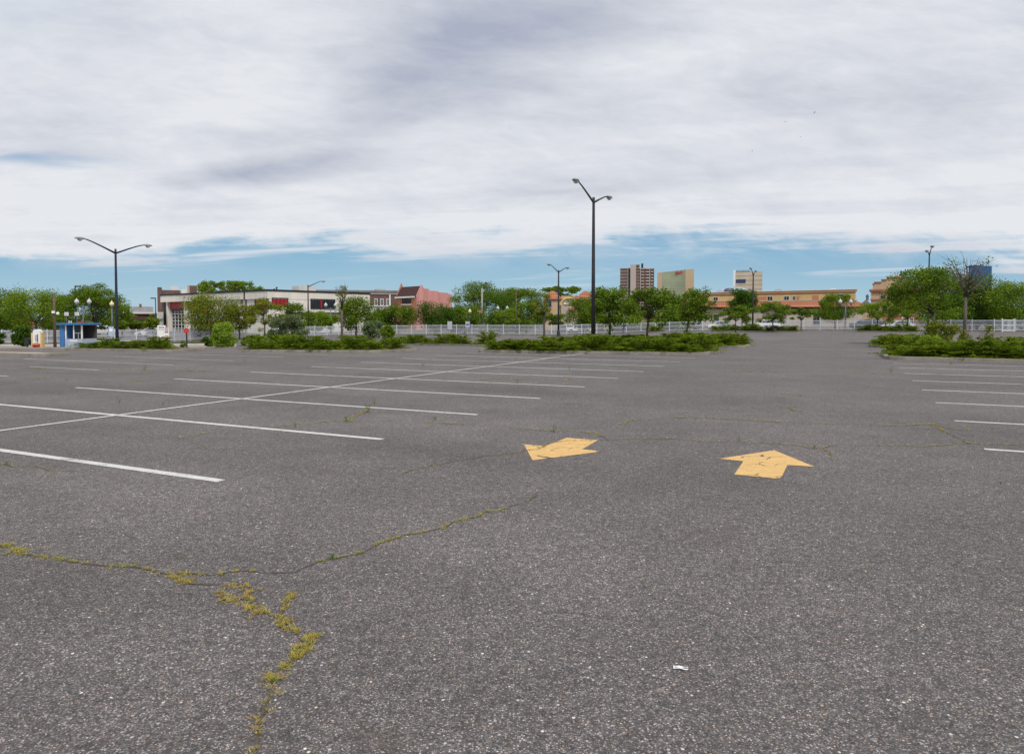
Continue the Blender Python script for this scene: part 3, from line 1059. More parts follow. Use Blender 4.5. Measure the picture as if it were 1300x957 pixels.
# ---------------------------------------------------------------- fence
FP = [(-140, 80), (30, 82), (200, 87), (313, 100), (430, 113), (560, 111), (700, 108), (850, 112), (1000, 108), (1130, 101), (1262, 94), (1400, 92)]
FL = ['white picket fence behind the blue booth at the far left', 'white picket fence run between the booth and the sign board', 'white picket fence before the red garage doors',
      'white picket fence run half hidden by grey shrubs', 'white picket fence run behind the sparse young tree', 'white picket fence run in front of the pink building',
      'white picket fence run behind the second tallest lamp post', 'white picket fence run below the two towers', 'white picket fence run in front of the long tiled building',
      'white picket fence run below the small trees by the ornate building', 'white picket fence run behind the half bare tree', ][:11]
fence_pts = [at(*p) for p in FP]
for i, (a, c) in enumerate(zip(fence_pts, fence_pts[1:])):
    d = c - a
    d.z = 0
    L = d.length
    rz = math.atan2(d.y, d.x)
    o = thing('picket_fence', FL[i], 'fence', (a.x, a.y, 0), rz, 'white picket fence around the lot')
    dn = d.normalized()
    zg = lambda s: gz(a.x + dn.x * s, a.y + dn.y * s)
    b = MB()
    s = 0.06
    while s < L - 0.03:
        z = zg(s)
        b.box(s - 0.014, s + 0.014, -0.014, 0.014, z + 0.10, z + 1.56)
        s += 0.125
    b.build('pickets', M['fence'], o)
    b = MB()
    n = max(1, int(round(L / 2.4)))
    for zr in (0.16, 0.80, 1.42):
        for k in range(n):
            s0, s1 = L * k / n, L * (k + 1) / n
            z0, z1 = zg(s0) + zr, zg(s1) + zr
            b.add([(s0, -0.045, z0), (s1, -0.045, z1), (s1, -0.015, z1), (s0, -0.015, z0), (s0, -0.045, z0 + 0.06), (s1, -0.045, z1 + 0.06), (s1, -0.015, z1 + 0.06), (s0, -0.015, z0 + 0.06)],
                  [(0, 3, 2, 1), (4, 5, 6, 7), (0, 1, 5, 4), (1, 2, 6, 5), (2, 3, 7, 6), (3, 0, 4, 7)])
    b.build('rails', M['fence'], o)
    for k in range(n):
        s = L * k / n
        z = zg(s)
        b = MB().box(s - 0.045, s + 0.045, -0.062, 0.058, z, z + 1.6)
        b.prism([(s - 0.055, z + 1.6), (s + 0.055, z + 1.6), (s, z + 1.66)], -0.077, 0.073)
        b.build('post', M['fence'], o)
# gate with tall posts near the right end
o = thing('gate', 'white gate with taller square posts in the fence at the far right', 'gate', at(1272, 90), 0.06)
for x in (0, 1.6):
    MB().box(x - 0.06, x + 0.06, -0.06, 0.06, -0.1, 1.72).build('post', M['fence'], o)
b = MB()
for k in range(12):
    b.box(0.14 + k * 0.12, 0.165 + k * 0.12, -0.015, 0.015, 0.12, 1.55)
b.build('pickets', M['fence'], o)
b = MB()
for z in (0.12, 0.8, 1.5):
    b.box(0.09, 1.51, -0.05, -0.016, z, z + 0.07)
b.build('frame', M['white'], o)


# grass along the fence
def grass(poly_px, n, hgt, name, label):
    V_ = []
    for _ in range(n):
        a, c = rr.choice(poly_px)
        p = G(*a).lerp(G(*c), rr.random()) if False else None
    return None


gv = []
for _ in range(2600):
    px = rr.uniform(-20, 290)
    y = float(np.interp(px, [-20, 200, 290], [71, 73, 84])) + rr.uniform(0, 9)
    p = at(px, y)
    gv.append(blades(6, p.x, p.y, p.z, 0.25, 0.14, 0.03, 0.5))
for _ in range(3600):
    px = rr.uniform(290, 1300)
    y = float(np.interp(px, [p[0] for p in FP], [p[1] for p in FP])) - 0.3 + rr.gauss(0, 0.6)
    p = at(px, y)
    gv.append(blades(5, p.x, p.y, p.z, 0.3, 0.20 * rr.random() ** 2 + 0.05, 0.03, 0.5))
tag(np_mesh('grass', np.concatenate(gv), 3, [M['grass']]), 'rough grass and weeds along the foot of the white fence', 'grass', kind='stuff')


# ---------------------------------------------------------------- trees
def leafcloud(g, centers, rads, nleaf, size, flat=0.7):
    V_ = []
    rads = np.asarray(rads)
    w_ = rads ** 2
    w_ = w_ / w_.sum()
    cnt = (w_ * nleaf).astype(int) + 1
    for c, r, n in zip(centers, rads, cnt):
        d = g.normal(0, 1, (n, 3))
        d /= np.linalg.norm(d, axis=1)[:, None]
        rad = r * (g.uniform(0, 1, n) ** 0.5 + np.abs(g.normal(0, 0.22, n)))
        p = c + d * rad[:, None] * np.array((1, 1, flat))
        nrm = g.normal(0, 1, (n, 3)) + np.array((0, 0, 0.9)) + d * 0.6
        nrm /= np.linalg.norm(nrm, axis=1)[:, None]
        t = np.cross(nrm, g.normal(0, 1, (n, 3)))
        t /= np.linalg.norm(t, axis=1)[:, None]
        s = np.cross(nrm, t)
        L = (size * g.uniform(0.55, 1.35, n))[:, None]
        q = np.stack([p - t * L * 0.6, p + s * L * 0.36, p + t * L * 0.6, p - s * L * 0.36], 1)
        V_.append(q.reshape(-1, 3))
    return np.concatenate(V_)


def tree(name, px, Y, top, bot, half, mat, label, group, style='round', leaves=3200, bark='bark', lean=0.0, sprouts=False, clumps=26, leafsize=None, bare=0, base=None, cat='tree', leader=False, thin=1.0):
    """crown between rows top and bot, half px wide to either side"""
    g = np.random.default_rng(int(abs(px) * 31 + Y * 7 + top))
    p = at(px if base is None else base, Y)
    ox = (px - (px if base is None else base)) / F * Y
    zt, zb = zat(top, Y) - p.z, zat(bot, Y) - p.z
    rad = half / F * Y
    zc, rz_ = (zt + zb) / 2, (zt - zb) / 2
    o = thing(name, label, cat, p, 0, group)
    cs, rs = [], []
    cr = 0.29 if style != 'umbrella' else 0.23
    if leaves > 1500:
        clumps = int(clumps * 1.7)
    if cat in ('bush', 'shrub', 'hedge'):
        cr *= 1.1
    leaves = int(leaves * (2.9 if leaves > 900 else 1.3))
    for i in range(clumps):
        a = g.uniform(0, 2 * np.pi)
        if style == 'umbrella':
            r = np.sqrt(g.uniform(0, 1)) * 0.92
            z = 0.8 - 0.6 * r * r + g.uniform(-0.45, 0.12)
            if g.uniform() < 0.35:
                z -= g.uniform(0.3, 1.1)
        elif style == 'vase':
            z = g.uniform(-0.9, 0.85)
            r = (0.35 + 0.35 * (z + 0.9)) * g.uniform(0.2, 1.0)
            if z > 0.4:
                r *= 1.0 - 0.5 * (z - 0.4)
        else:
            z = g.uniform(-0.98, 0.88)
            r = (max(0.05, 1 - abs(z) ** 3)) ** 0.5 * g.uniform(0.2, 1.0) ** 0.6 * 0.9 * (1 + 0.16 * math.sin(3 * a + px) + 0.1 * math.sin(5 * a + Y))
        c = np.array((ox + r * rad * np.cos(a), r * rad * np.sin(a) * 0.9, zc + z * rz_))
        k = min(rad, rz_ * 1.5) * cr * g.uniform(0.65, 1.35)
        c[2] = min(c[2], zt - k * 0.5)
        cs.append(c)
        rs.append(k)
    ls = leafsize or max(0.10, 0.0015 * Y + 0.02)
    v = leafcloud(g, cs, rs, leaves, ls, 0.75 if style != 'umbrella' else 0.55)
    # loose single leaves between the clumps
    tr = max(0.03, 0.019 * zt) * thin
    b = MB()
    fork = Vector((ox * 0.45 + lean, 0, max(0.25 * zt, zb + 0.12 * (zt - zb))))
    b.tube([(0, 0, -0.1), (ox * 0.15 + lean * 0.3, 0.02, fork.z * 0.5), fork], [tr * 1.35, tr * 1.05, tr * 0.9], 7)
    order = sorted(range(len(cs)), key=lambda i: -rs[i])[:min(len(cs), 16)]
    for i in order:
        c = Vector(cs[i])
        m = fork.lerp(c, 0.5) + Vector((g.normal(0, 0.06), g.normal(0, 0.06), 0.10)) * rad
        b.tube([fork + Vector((0, 0, -0.05)), m, c], [tr * 0.45, tr * 0.25, tr * 0.08], 5)
    if leader:
        b.tube([fork - Vector((0, 0, 0.05)), Vector((fork.x + 0.04, 0, (fork.z + zt) / 2)), Vector((fork.x, 0, zt))], [tr * 0.85, tr * 0.5, tr * 0.08], 6)
    for k in range(bare):
        a = g.uniform(0, 6.28)
        q = fork + Vector((0, 0, g.uniform(0.0, 0.75 if leader else 0.5) * (zt - fork.z)))
        L = g.uniform(0.5, 1.0)
        e = q + Vector((math.cos(a) * rad * L * 0.9, math.sin(a) * rad * L * 0.9, (zt - q.z) * g.uniform(0.3, 1.0)))
        m = q.lerp(e, 0.5) + Vector((0, 0, -0.08 * rad))
        b.tube([q, m, e], [tr * 0.42, tr * 0.25, tr * 0.06], 5)
        for _ in range(3):
            f0 = q.lerp(e, g.uniform(0.4, 0.9))
            f1 = f0 + Vector((g.normal(0, 0.2), g.normal(0, 0.2), abs(g.normal(0.15, 0.15)))) * rad
            b.tube([f0, f1], [tr * 0.14, tr * 0.04], 4)
    b.build('trunk', M[bark], o, True)
    if sprouts:
        sc = [np.array((g.normal(0, 0.12), g.normal(0, 0.12), z)) for z in np.linspace(0.3, max(0.6, zb), 9)]
        v = np.concatenate([v, leafcloud(g, sc, [0.22 * g.uniform(0.6, 1.3) for _ in sc], 260, ls * 0.8, 1.0)])
    np_mesh('crown', v, 4, [M[mat]], o)
    return o


TL = 'trees beyond the white fence'
T = tree
# far left group
T('street_tree', 2, 108, 366, 417, 33.6, 'leaf_mid', 'bushy green tree cut by the left edge of the photo behind the fence', TL, leaves=4200, clumps=32)
T('street_tree', 46, 104, 369, 417, 35.8, 'leaf_light', 'wide light green tree between the cut off tree and the brown pole', TL, leaves=4600, clumps=36)
T('street_tree', 84, 112, 374, 417, 19, 'leaf_mid', 'small green tree right behind the brown pole and the booth', TL, leaves=2600)
T('street_tree', 121, 106, 358, 417, 32.5, 'leaf_mid', 'tall tree with feathery layered branches behind the navy lamp post', TL, style='umbrella', leaves=5200, clumps=44, bark='bark_grey')
T('street_tree', 155, 115, 386, 417, 15.7, 'leaf_light', 'low light green tree just right of the navy lamp post', TL, leaves=2000)
T('street_tree', 194, 110, 399, 417, 9, 'leaf_light', 'small bright tree in front of the low brown building', TL, leaves=1100, clumps=14)
# in front of the fire station
T('street_tree', 268, 92, 375, 417, 35.8, 'leaf_rust', 'wide olive and rust tinted tree covering the second red garage door', TL, leaves=5200, clumps=40)
T('street_tree', 304, 96, 388, 417, 19, 'leaf_rust', 'lower olive tree between the wide rust tinted tree and the red panels', TL, leaves=2400)
T('street_tree', 336, 88, 378, 417, 22.4, 'leaf_rust', 'loose rust tinted tree with bare twigs in front of the red wall panels', TL, leaves=1900, clumps=24, bare=7, style='umbrella', bark='bark_grey')
T('street_tree', 375, 100, 386, 417, 17.9, 'leaf_mid', 'green tree left of the single armed lamp post', TL, leaves=2200)
T('garden_shrub', 352, 84, 403, 434, 12, 'leaf_grey', 'grey green shrub standing before the fence, the smaller of two', 'grey green shrubs at the fence', leaves=2200, cat='shrub')
T('garden_shrub', 372, 84, 401, 434, 14, 'leaf_grey', 'taller grey green shrub before the fence, left of the single armed lamp', 'grey green shrubs at the fence', leaves=2600, cat='shrub')
T('garden_shrub', 283, 56, 409, 441, 15, 'leaf_lime', 'bright lime green rounded shrub at the end of the open kerb', None, leaves=3600, clumps=30, leafsize=0.11, cat='shrub')
T('garden_shrub', 264, 64, 428, 439, 9, 'leaf_dark', 'small dark shrub left of the lime green shrub', None, leaves=1100, clumps=12, leafsize=0.12, cat='shrub')
T('garden_shrub', 322, 60, 426, 438, 17, 'juniper', 'low dark green shrub right of the lime green shrub', None, leaves=2200, leafsize=0.12, cat='shrub')
T('garden_shrub', 233, 58, 433, 441, 5, 'leaf_mid', 'knee high shrub at the foot of the red disc sign', None, leaves=500, clumps=8, leafsize=0.10, cat='shrub')
T('street_tree', 415, 118, 398, 417, 19, 'leaf_light', 'light green sapling thicket behind the fence right of the single armed lamp', TL, leaves=1800, style='vase')
T('sparse_tree', 434, 41, 361, 398, 12, 'leaf_rust', 'thin young tree with nearly bare twigs rising from the long juniper bed', None, leaves=200, clumps=9, bare=14, leader=True, bark='bark_grey', leafsize=0.085)
T('street_tree', 452, 100, 378, 417, 26.9, 'leaf_mid', 'full green tree right of the sparse young tree', TL, leaves=3800, clumps=32)
T('garden_shrub', 472, 88, 408, 432, 12, 'leaf_grey', 'grey green shrub at the fence right of the full green tree', None, leaves=2000, cat='shrub')
T('garden_shrub', 491, 64, 413, 434, 10, 'leaf_light', 'yellow green shrub at the near end of the middle bed', None, leaves=1500, leafsize=0.13, cat='shrub')
T('street_tree', 506, 116, 388, 417, 26.9, 'leaf_mid', 'rounded green tree before the orange brick front', TL, leaves=3200, clumps=28)
T('street_tree', 553, 116, 385, 417, 24.6, 'leaf_dark', 'dark green tree before the pink side wall', TL, leaves=3400, clumps=28)
T('street_tree', 590, 118, 388, 417, 24.6, 'leaf_mid', 'green tree right of the pink building behind the slim globe lamp', TL, leaves=3000, clumps=28)
# locust row
T('locust_tree', 609, 150, 358, 412, 38, 'leaf_mid', 'broad flat topped locust tree next to the pink building', TL, style='umbrella', leaves=5200, clumps=44)
T('locust_tree', 657, 155, 361, 412, 34, 'leaf_mid', 'flat topped locust tree between the pale utility pole and the tiled towers', TL, style='umbrella', leaves=4600, clumps=40)
T('locust_tree', 632, 140, 374, 416, 28, 'leaf_dark', 'dark lower tree below the two flat topped locusts', TL, leaves=3200, clumps=30)
T('street_tree', 668, 120, 384, 417, 22.4, 'leaf_mid', 'leafy tree left of the tiled towers behind the fence', TL, leaves=3000)
T('street_tree', 643, 116, 392, 417, 15.7, 'leaf_light', 'low light green tree over the fence left of the tiled towers', TL, leaves=1800)
T('locust_tree', 712, 190, 361, 382, 25, 'leaf_mid', 'flat crown of a far locust seen between the two tiled towers', TL, style='umbrella', leaves=2600, clumps=26)
T('young_tree', 690, 43, 372, 404, 15, 'leaf_rust', 'young tree with a thin crown left of the second lamp post', None, leaves=520, clumps=14, bare=6, leafsize=0.11, base=691)
T('street_tree', 741, 112, 379, 417, 22.4, 'leaf_mid', 'round green tree behind the tallest lamp post', TL, leaves=3400, clumps=30)
T('young_tree', 775, 50, 366, 408, 27, 'leaf_mid', 'young leafy tree just right of the tallest lamp post', None, leaves=2300, clumps=30, leafsize=0.13, sprouts=True, base=774)
T('young_tree', 826, 44, 365, 410, 36, 'leaf_mid', 'spreading young tree growing out of the juniper bed below the brown tower', None, leaves=2500, clumps=32, leafsize=0.125, bare=5, base=821, style='umbrella')
T('young_tree', 882, 52, 368, 410, 23, 'leaf_mid', 'young tree with leaf sprouts down its trunk below the green glass tower', None, leaves=1900, clumps=26, leafsize=0.125, sprouts=True, base=870, bare=3)
T('street_tree', 790, 118, 382, 417, 26.9, 'leaf_mid', 'green tree over the fence behind the young trees left of the brown tower', TL, leaves=3000)
T('street_tree', 848, 120, 372, 417, 26.9, 'leaf_mid', 'green tree over the fence between the two tall towers', TL, leaves=3600, clumps=30)
T('street_tree', 816, 114, 396, 417, 24.6, 'leaf_light', 'low light green tree against the fence below the brown tower', TL, leaves=2000)
# before the long tiled building
T('street_tree', 942, 118, 367, 396, 20.2, 'leaf_dark', 'dense dark tree before the long tiled building left of the slim lamp post', TL, leaves=3400, clumps=30)
T('slim_tree', 934, 91, 387, 410, 21, 'leaf_mid', 'small flat crowned tree in the far bed, leftmost of three', 'small trees in the far bed', style='umbrella', leaves=1700, clumps=24)
T('slim_tree', 981, 91, 383, 410, 27, 'leaf_mid', 'small flat crowned tree in the far bed above the white hatchback', 'small trees in the far bed', style='umbrella', leaves=2200, clumps=26)
T('slim_tree', 1017, 97, 390, 409, 19, 'leaf_mid', 'small flat crowned tree at the fence left of the arched window', 'small trees in the far bed', style='umbrella', leaves=1200, clumps=18)
T('street_tree', 1060, 120, 374, 404, 26.9, 'leaf_mid', 'branching tree hiding the right end of the tiled roof', TL, leaves=3400, clumps=30, bark='bark_grey')
T('slim_tree', 1114, 92, 380, 409, 26, 'leaf_light', 'small wide tree in the far bed before the ornate building, nearer its corner', 'small trees by the ornate building', style='umbrella', leaves=2000, clumps=26)
T('slim_tree', 1152, 92, 376, 409, 30, 'leaf_light', 'small wide tree in the far bed before the entrance of the ornate building', 'small trees by the ornate building', style='umbrella', leaves=2200, clumps=26)
T('street_tree', 482, 118, 392, 418, 18, 'leaf_dark', 'low dark tree between the full green tree and the orange brick front', TL, leaves=2600)
T('street_tree', 572, 122, 391, 418, 20, 'leaf_dark', 'dark tree covering the foot of the pink side wall', TL, leaves=2800)
T('street_tree', 400, 122, 396, 418, 16, 'leaf_light', 'light green thicket directly behind the single armed lamp post', TL, leaves=2000)
T('street_tree', 70, 118, 376, 416, 22, 'leaf_mid', 'mid green tree showing on both sides of the brown pole', TL, leaves=3000)
T('street_tree', 22, 118, 372, 416, 24, 'leaf_mid', 'mid green tree behind the round clipped bush', TL, leaves=3200)
T('street_tree', 138, 118, 378, 417, 24, 'leaf_mid', 'mid green tree filling behind the navy lamp post', TL, leaves=3200)
T('street_tree', 765, 120, 378, 414, 22, 'leaf_mid', 'mid green tree behind the young tree right of the tallest lamp post', TL, leaves=3000)
T('street_tree', 868, 124, 378, 414, 20, 'leaf_dark', 'dark green tree behind the sprouting young tree', TL, leaves=2800)
T('broad_tree', 1262, 112, 366, 412, 30, 'leaf_mid', 'mid green broad tree between the dark tree and the light green tree', TL, leaves=4200, clumps=36)
T('broad_tree', 1218, 112, 362, 412, 34, 'leaf_mid', 'mid green broad tree behind the half bare tree', TL, leaves=4200, clumps=36)
# right side
T('broad_tree', 1185, 108, 345, 410, 38, 'leaf_dark', 'large dark tree behind the right lamp post', TL, leaves=6000, clumps=44)
T('broad_tree', 1240, 106, 351, 408, 36, 'leaf_dark', 'large dark tree below the blue glass tower', TL, leaves=6000, clumps=44)
T('broad_tree', 1205, 100, 375, 412, 24, 'leaf_dark', 'lower dark tree filling the gap behind the half bare tree', TL, leaves=3600, clumps=30)
T('broad_tree', 1288, 100, 358, 410, 32, 'leaf_light', 'light green broad tree at the right edge of the photo', TL, leaves=5600, clumps=40)
T('broad_tree', 1330, 104, 362, 410, 30, 'leaf_mid', 'green tree just past the right edge beside the light green one', TL, leaves=2600, clumps=30)
T('young_tree', 1176, 45, 338, 406, 48, 'leaf_mid', 'fuller spreading green tree left of the half bare tree in the wide near bed', None, leaves=4200, clumps=56, leafsize=0.115, bare=9, base=1190, style='umbrella', bark='bark_grey')
T('half_bare_tree', 1226, 41, 326, 384, 36, 'leaf_rust', 'half bare tree with a straight trunk and dead upper branches in the near bed', None, leaves=260, clumps=12, leafsize=0.11, bare=24, base=1225, leader=True, thin=0.85, bark='bark_grey')
T('garden_shrub', 1192, 41, 409, 436, 20, 'leaf_rust', 'loose leggy shrub at the foot of the fuller spreading tree', None, leaves=1300, clumps=22, leafsize=0.10, cat='shrub')
T('garden_shrub', 1228, 38, 411, 440, 13, 'leaf_rust', 'thin shoots with reddish leaves around the trunk of the half bare tree', None, leaves=420, clumps=14, leafsize=0.10, bare=6, cat='shrub')
T('garden_shrub', 1178, 31.5, 427, 452, 13, 'leaf_lime', 'bright feathery green shrub near the kerb of the wide near bed', None, leaves=2400, clumps=26, leafsize=0.06, cat='shrub')
T('garden_shrub', 1143, 32, 438, 453, 8, 'leaf_rust', 'small rusty shrub at the corner of the wide near bed', None, leaves=500, clumps=10, leafsize=0.07, cat='shrub')
T('garden_shrub', 1250, 42, 413, 432, 11, 'leaf_rust', 'slanting reddish shoots right of the half bare tree', None, leaves=260, clumps=10, leafsize=0.10, bare=5, cat='shrub')
# round clipped bushes at the far left
T('clipped_bush', 28, 66, 414, 437, 11.5, 'leaf_dark', 'round clipped dark bush on the verge left of the pay station', 'round clipped bushes', leaves=3600, clumps=44, leafsize=0.12, cat='bush')
T('clipped_bush', -7, 66, 416, 437, 9, 'leaf_dark', 'round clipped bush cut off by the left edge', 'round clipped bushes', leaves=2400, clumps=34, leafsize=0.12, cat='bush')
T('street_tree', 290, 200, 357, 372, 44.8, 'leaf_light', 'wide light green treetops showing above the flat white roof', TL, leaves=4200, clumps=44)


# ---------------------------------------------------------------- lamps
def head_mb(p, d, s=1.0, flat=False):
    """cobra head: tapered housing from p along d, lens below"""
    d = d.normalized()
    sd_ = Vector((-d.y, d.x, 0)).normalized()
    up = Vector((0, 0, 1))
    a, b = MB(), MB()
    sec = [(0.0, 0.06, 0.05), (0.12, 0.13, 0.10), (0.35, 0.19, 0.13), (0.60, 0.18, 0.11), (0.74, 0.10, 0.05)]
    n = 10
    vs = []
    for (t, w_, h_) in sec:
        for k in range(n):
            q = 2 * math.pi * k / n
            z = math.sin(q) * h_ * (1.0 if math.sin(q) > 0 else 0.45)
            vs.append(p + d * t * s + sd_ * math.cos(q) * w_ * s + up * z * s)
    fs = [(i * n + k, i * n + (k + 1) % n, (i + 1) * n + (k + 1) % n, (i + 1) * n + k) for i in range(len(sec) - 1) for k in range(n)]
    fs += [tuple(range(n))[::-1], tuple(range((len(sec) - 1) * n, len(sec) * n))]
    a.add(vs, fs)
    b.lathe([(0.02, -0.19), (0.10, -0.17), (0.15, -0.10), (0.165, -0.03)], 10, tuple(p + d * 0.40 * s))
    return a, b


def lamp(px, Y, topy, arms, label, mat='lamp_metal', al=2.93, rise=0.85, pedestal=False, group=None, s=1.0, r=0.11):
    p = at(px, Y)
    o = thing('street_lamp', label, 'street lamp', p, 0, group)
    hgt = zat(topy, Y) - p.z
    MB().tube([(0, 0, 0.3), (0, 0, hgt * 0.5), (0, 0, hgt), (0, 0, hgt + 0.12)], [r, r * 0.86, r * 0.62, r * 0.62], 12).build('pole', M[mat], o, True)
    b = MB().lathe([(r * 2.3, 0.0), (r * 2.3, 0.14), (r * 1.7, 0.22), (r * 1.45, 0.75), (r * 1.15, 0.85)], 12)
    if pedestal:
        MB().lathe([(0.38, -0.6), (0.38, 0.0)], 16).build('concrete_footing', M['concrete'], o)
    b.build('base', M[mat], o)
    for d in arms:
        d = Vector(d).normalized()
        j = Vector((0, 0, hgt - 0.22))
        pts = [j, j + d * al * 0.4 + Vector((0, 0, rise * 0.45)), j + d * al * 0.75 + Vector((0, 0, rise * 0.82)), j + d * al * 0.93 + Vector((0, 0, rise * 0.97)), j + d * al * 1.0 + Vector((0, 0, rise))]
        arm = MB().tube(pts, [0.075, 0.06, 0.05, 0.045, 0.04], 8).build('arm', M[mat], o, True)
        a, l = head_mb(pts[-1] - d * 0.03, d, s)
        hd = a.build('lamp_head', M['lamp_head'], arm, True)
        l.build('lens', M['lens'], hd, True)
    return o


LG = 'twin armed lamp posts of the parking lot'
lamp(753, 46, 253, (RD, -RD), 'tallest black twin armed lamp post standing in the big juniper bed', group=LG, r=0.14, s=1.05)
lamp(148.5, 54, 318, (RD, -RD), 'navy twin armed lamp post behind the bed by the blue booth', 'lamp_blue', group=LG, s=1.0, r=0.12, al=2.4)
lamp(709, 97, 344, (RD, -RD), 'black twin armed lamp post on a concrete footing left of the tallest lamp post', pedestal=True, group=LG, r=0.15, s=1.3)
lamp(1178, 96, 322, (RD, -RD), 'black twin armed lamp post above the trees on the right', group=LG, r=0.13, s=1.4)
lamp(955.5, 100, 348, (RD, -RD), 'slim twin armed lamp post in front of the long tiled building', group=LG, r=0.13, s=1.1, al=2.6)
lamp(391.5, 113, 362.5, ((1, -0.25, 0),), 'single armed lamp post in front of the white flat roofed building', r=0.13, al=2.3, s=1.2)


def globe_lamp(px, Y, topy, label, twin=True, amber=False, group='twin globe street lamps'):
    p = at(px, Y)
    h = zat(topy, Y) - p.z
    o = thing('globe_lamp', label, 'street lamp', p, 0, group)
    cr = 0.82 if twin else 0.0
    MB().tube([(0, 0, 0.5), (0, 0, h - 0.75)], [0.10, 0.075], 10).build('post', M['slate_post'], o, True)
    MB().lathe([(0.24, 0), (0.24, 0.2), (0.17, 0.35), (0.15, 0.55), (0.10, 0.65)], 12).build('base', M['slate_post'], o)
    if twin:
        MB().tube([(-cr, 0, h - 0.78), (-cr * 0.7, 0, h - 0.95), (0, 0, h - 0.85), (cr * 0.7, 0, h - 0.95), (cr, 0, h - 0.78)], 0.055, 8).build('crossarm', M['slate_post'], o, True)
    for x in ((-cr, cr) if twin else (0.0,)):
        MB().lathe([(0.07, h - 0.8), (0.15, h - 0.74), (0.16, h - 0.62)], 12, (x, 0, 0)).build('fitter', M['slate_post'], o)
        gm = 'amber' if amber else 'globe'
        MB().lathe([(0.14, h - 0.62), (0.27, h - 0.42), (0.28, h - 0.25), (0.20, h - 0.10), (0.08, h - 0.02), (0.05, h + 0.12), (0.01, h + 0.18)], 14, (x, 0, 0)).build('globe', M[gm], o, True)
    return o


globe_lamp(106, 92, 380, 'twin globe street lamp rising behind the blue booth')
globe_lamp(142.5, 92, 383, 'single amber globe street lamp just left of the navy lamp post', False, True, 'single globe street lamps')
globe_lamp(420, 118, 385, 'twin globe street lamp in front of the white building windows')
globe_lamp(596.5, 116, 393, 'single pale amber globe lamp between the pink building and the pale pole', False, True, 'single globe street lamps')
globe_lamp(638, 122, 389, 'twin globe street lamp behind the fence before the locust trees')
globe_lamp(792, 104, 387, 'twin globe street lamp seen through the young trees right of the tallest lamp post')
globe_lamp(1073, 108, 380.5, 'twin globe street lamp at the right end of the long tiled building')


def wood_pole(px, Y, topy, label, mat, arm=True, r=0.14):
    p = at(px, Y)
    h = zat(topy, Y) - p.z
    o = thing('utility_pole', label, 'utility pole', p, rr.uniform(-0.2, 0.2))
    MB().tube([(0, 0, 0), (0, 0, h)], [r, r * 0.7], 9).build('pole', M[mat], o, True)
    if arm:
        MB().box(-1.0, 1.0, -0.06, 0.06, h - 0.7, h - 0.56).build('crossarm', M[mat], o)
        b = MB()
        for x in (-0.85, -0.4, 0.4, 0.85):
            b.lathe([(0.04, h - 0.56), (0.06, h - 0.5), (0.03, h - 0.42)], 8, (x, 0, 0))
        b.build('insulators', M['white'], o)
    return o


wood_pole(612, 125, 366, 'pale utility pole with a small box left of the tiled towers', 'pole_pale', False, 0.2)
wood_pole(598.5, 160, 371, 'pale utility pole with wires gear beside the locust tree', 'pole_pale', False, 0.16)
wood_pole(584, 165, 375, 'thin pale pole close to the pink building corner', 'pole_pale', False, 0.14)
wood_pole(895.5, 210, 362, 'dark utility pole with a crossarm left of the slim lamp post', 'pole_wood')
wood_pole(987.5, 190, 365, 'thin mast with a small crossarm above the tiled roof', 'pole_pale', True, 0.08)
wood_pole(655.3, 112, 367, 'thin dark pole before the locust trees', 'pole_wood', False, 0.08)
wood_pole(721, 125, 393, 'pale pole in front of the curved gable', 'pole_pale', False, 0.12)
o = wood_pole(69.5, 57, 372, 'brown wooden pole with two white boxes next to the blue booth', 'pole_wood', False, 0.12)
MB().box(-0.11, 0.11, -0.22, -0.12, 2.9, 3.1).build('junction_box', M['white'], o)
MB().lathe([(0.03, 2.75), (0.12, 2.8), (0.14, 2.9), (0.05, 3.0)], 10, (0.30, -0.1, 0)).build('lamp', M['white'], o, True)
MB().tube([(0, -0.05, 3.0), (0.3, -0.1, 3.0)], 0.02, 6).build('bracket', M['slate_post'], o)


def shoebox(px, Y, topy, label):
    p = at(px, Y)
    h = zat(topy, Y) - p.z
    o = thing('floodlight_pole', label, 'street lamp', p)
    sx = 1 if px < 150 else -1
    MB().tube([(0, 0, 0), (0, 0, h)], [0.12, 0.09], 8).build('pole', M['lamp_metal'], o, True)
    MB().box(min(0, sx * 0.9), max(0, sx * 0.9), -0.2, 0.2, h - 0.05, h + 0.16).build('lamp_head', M['black'], o)


shoebox(96.5, 118, 364, 'square headed light pole in front of the feathery tree')
shoebox(198, 140, 379, 'square headed light pole before the dark brick tower')


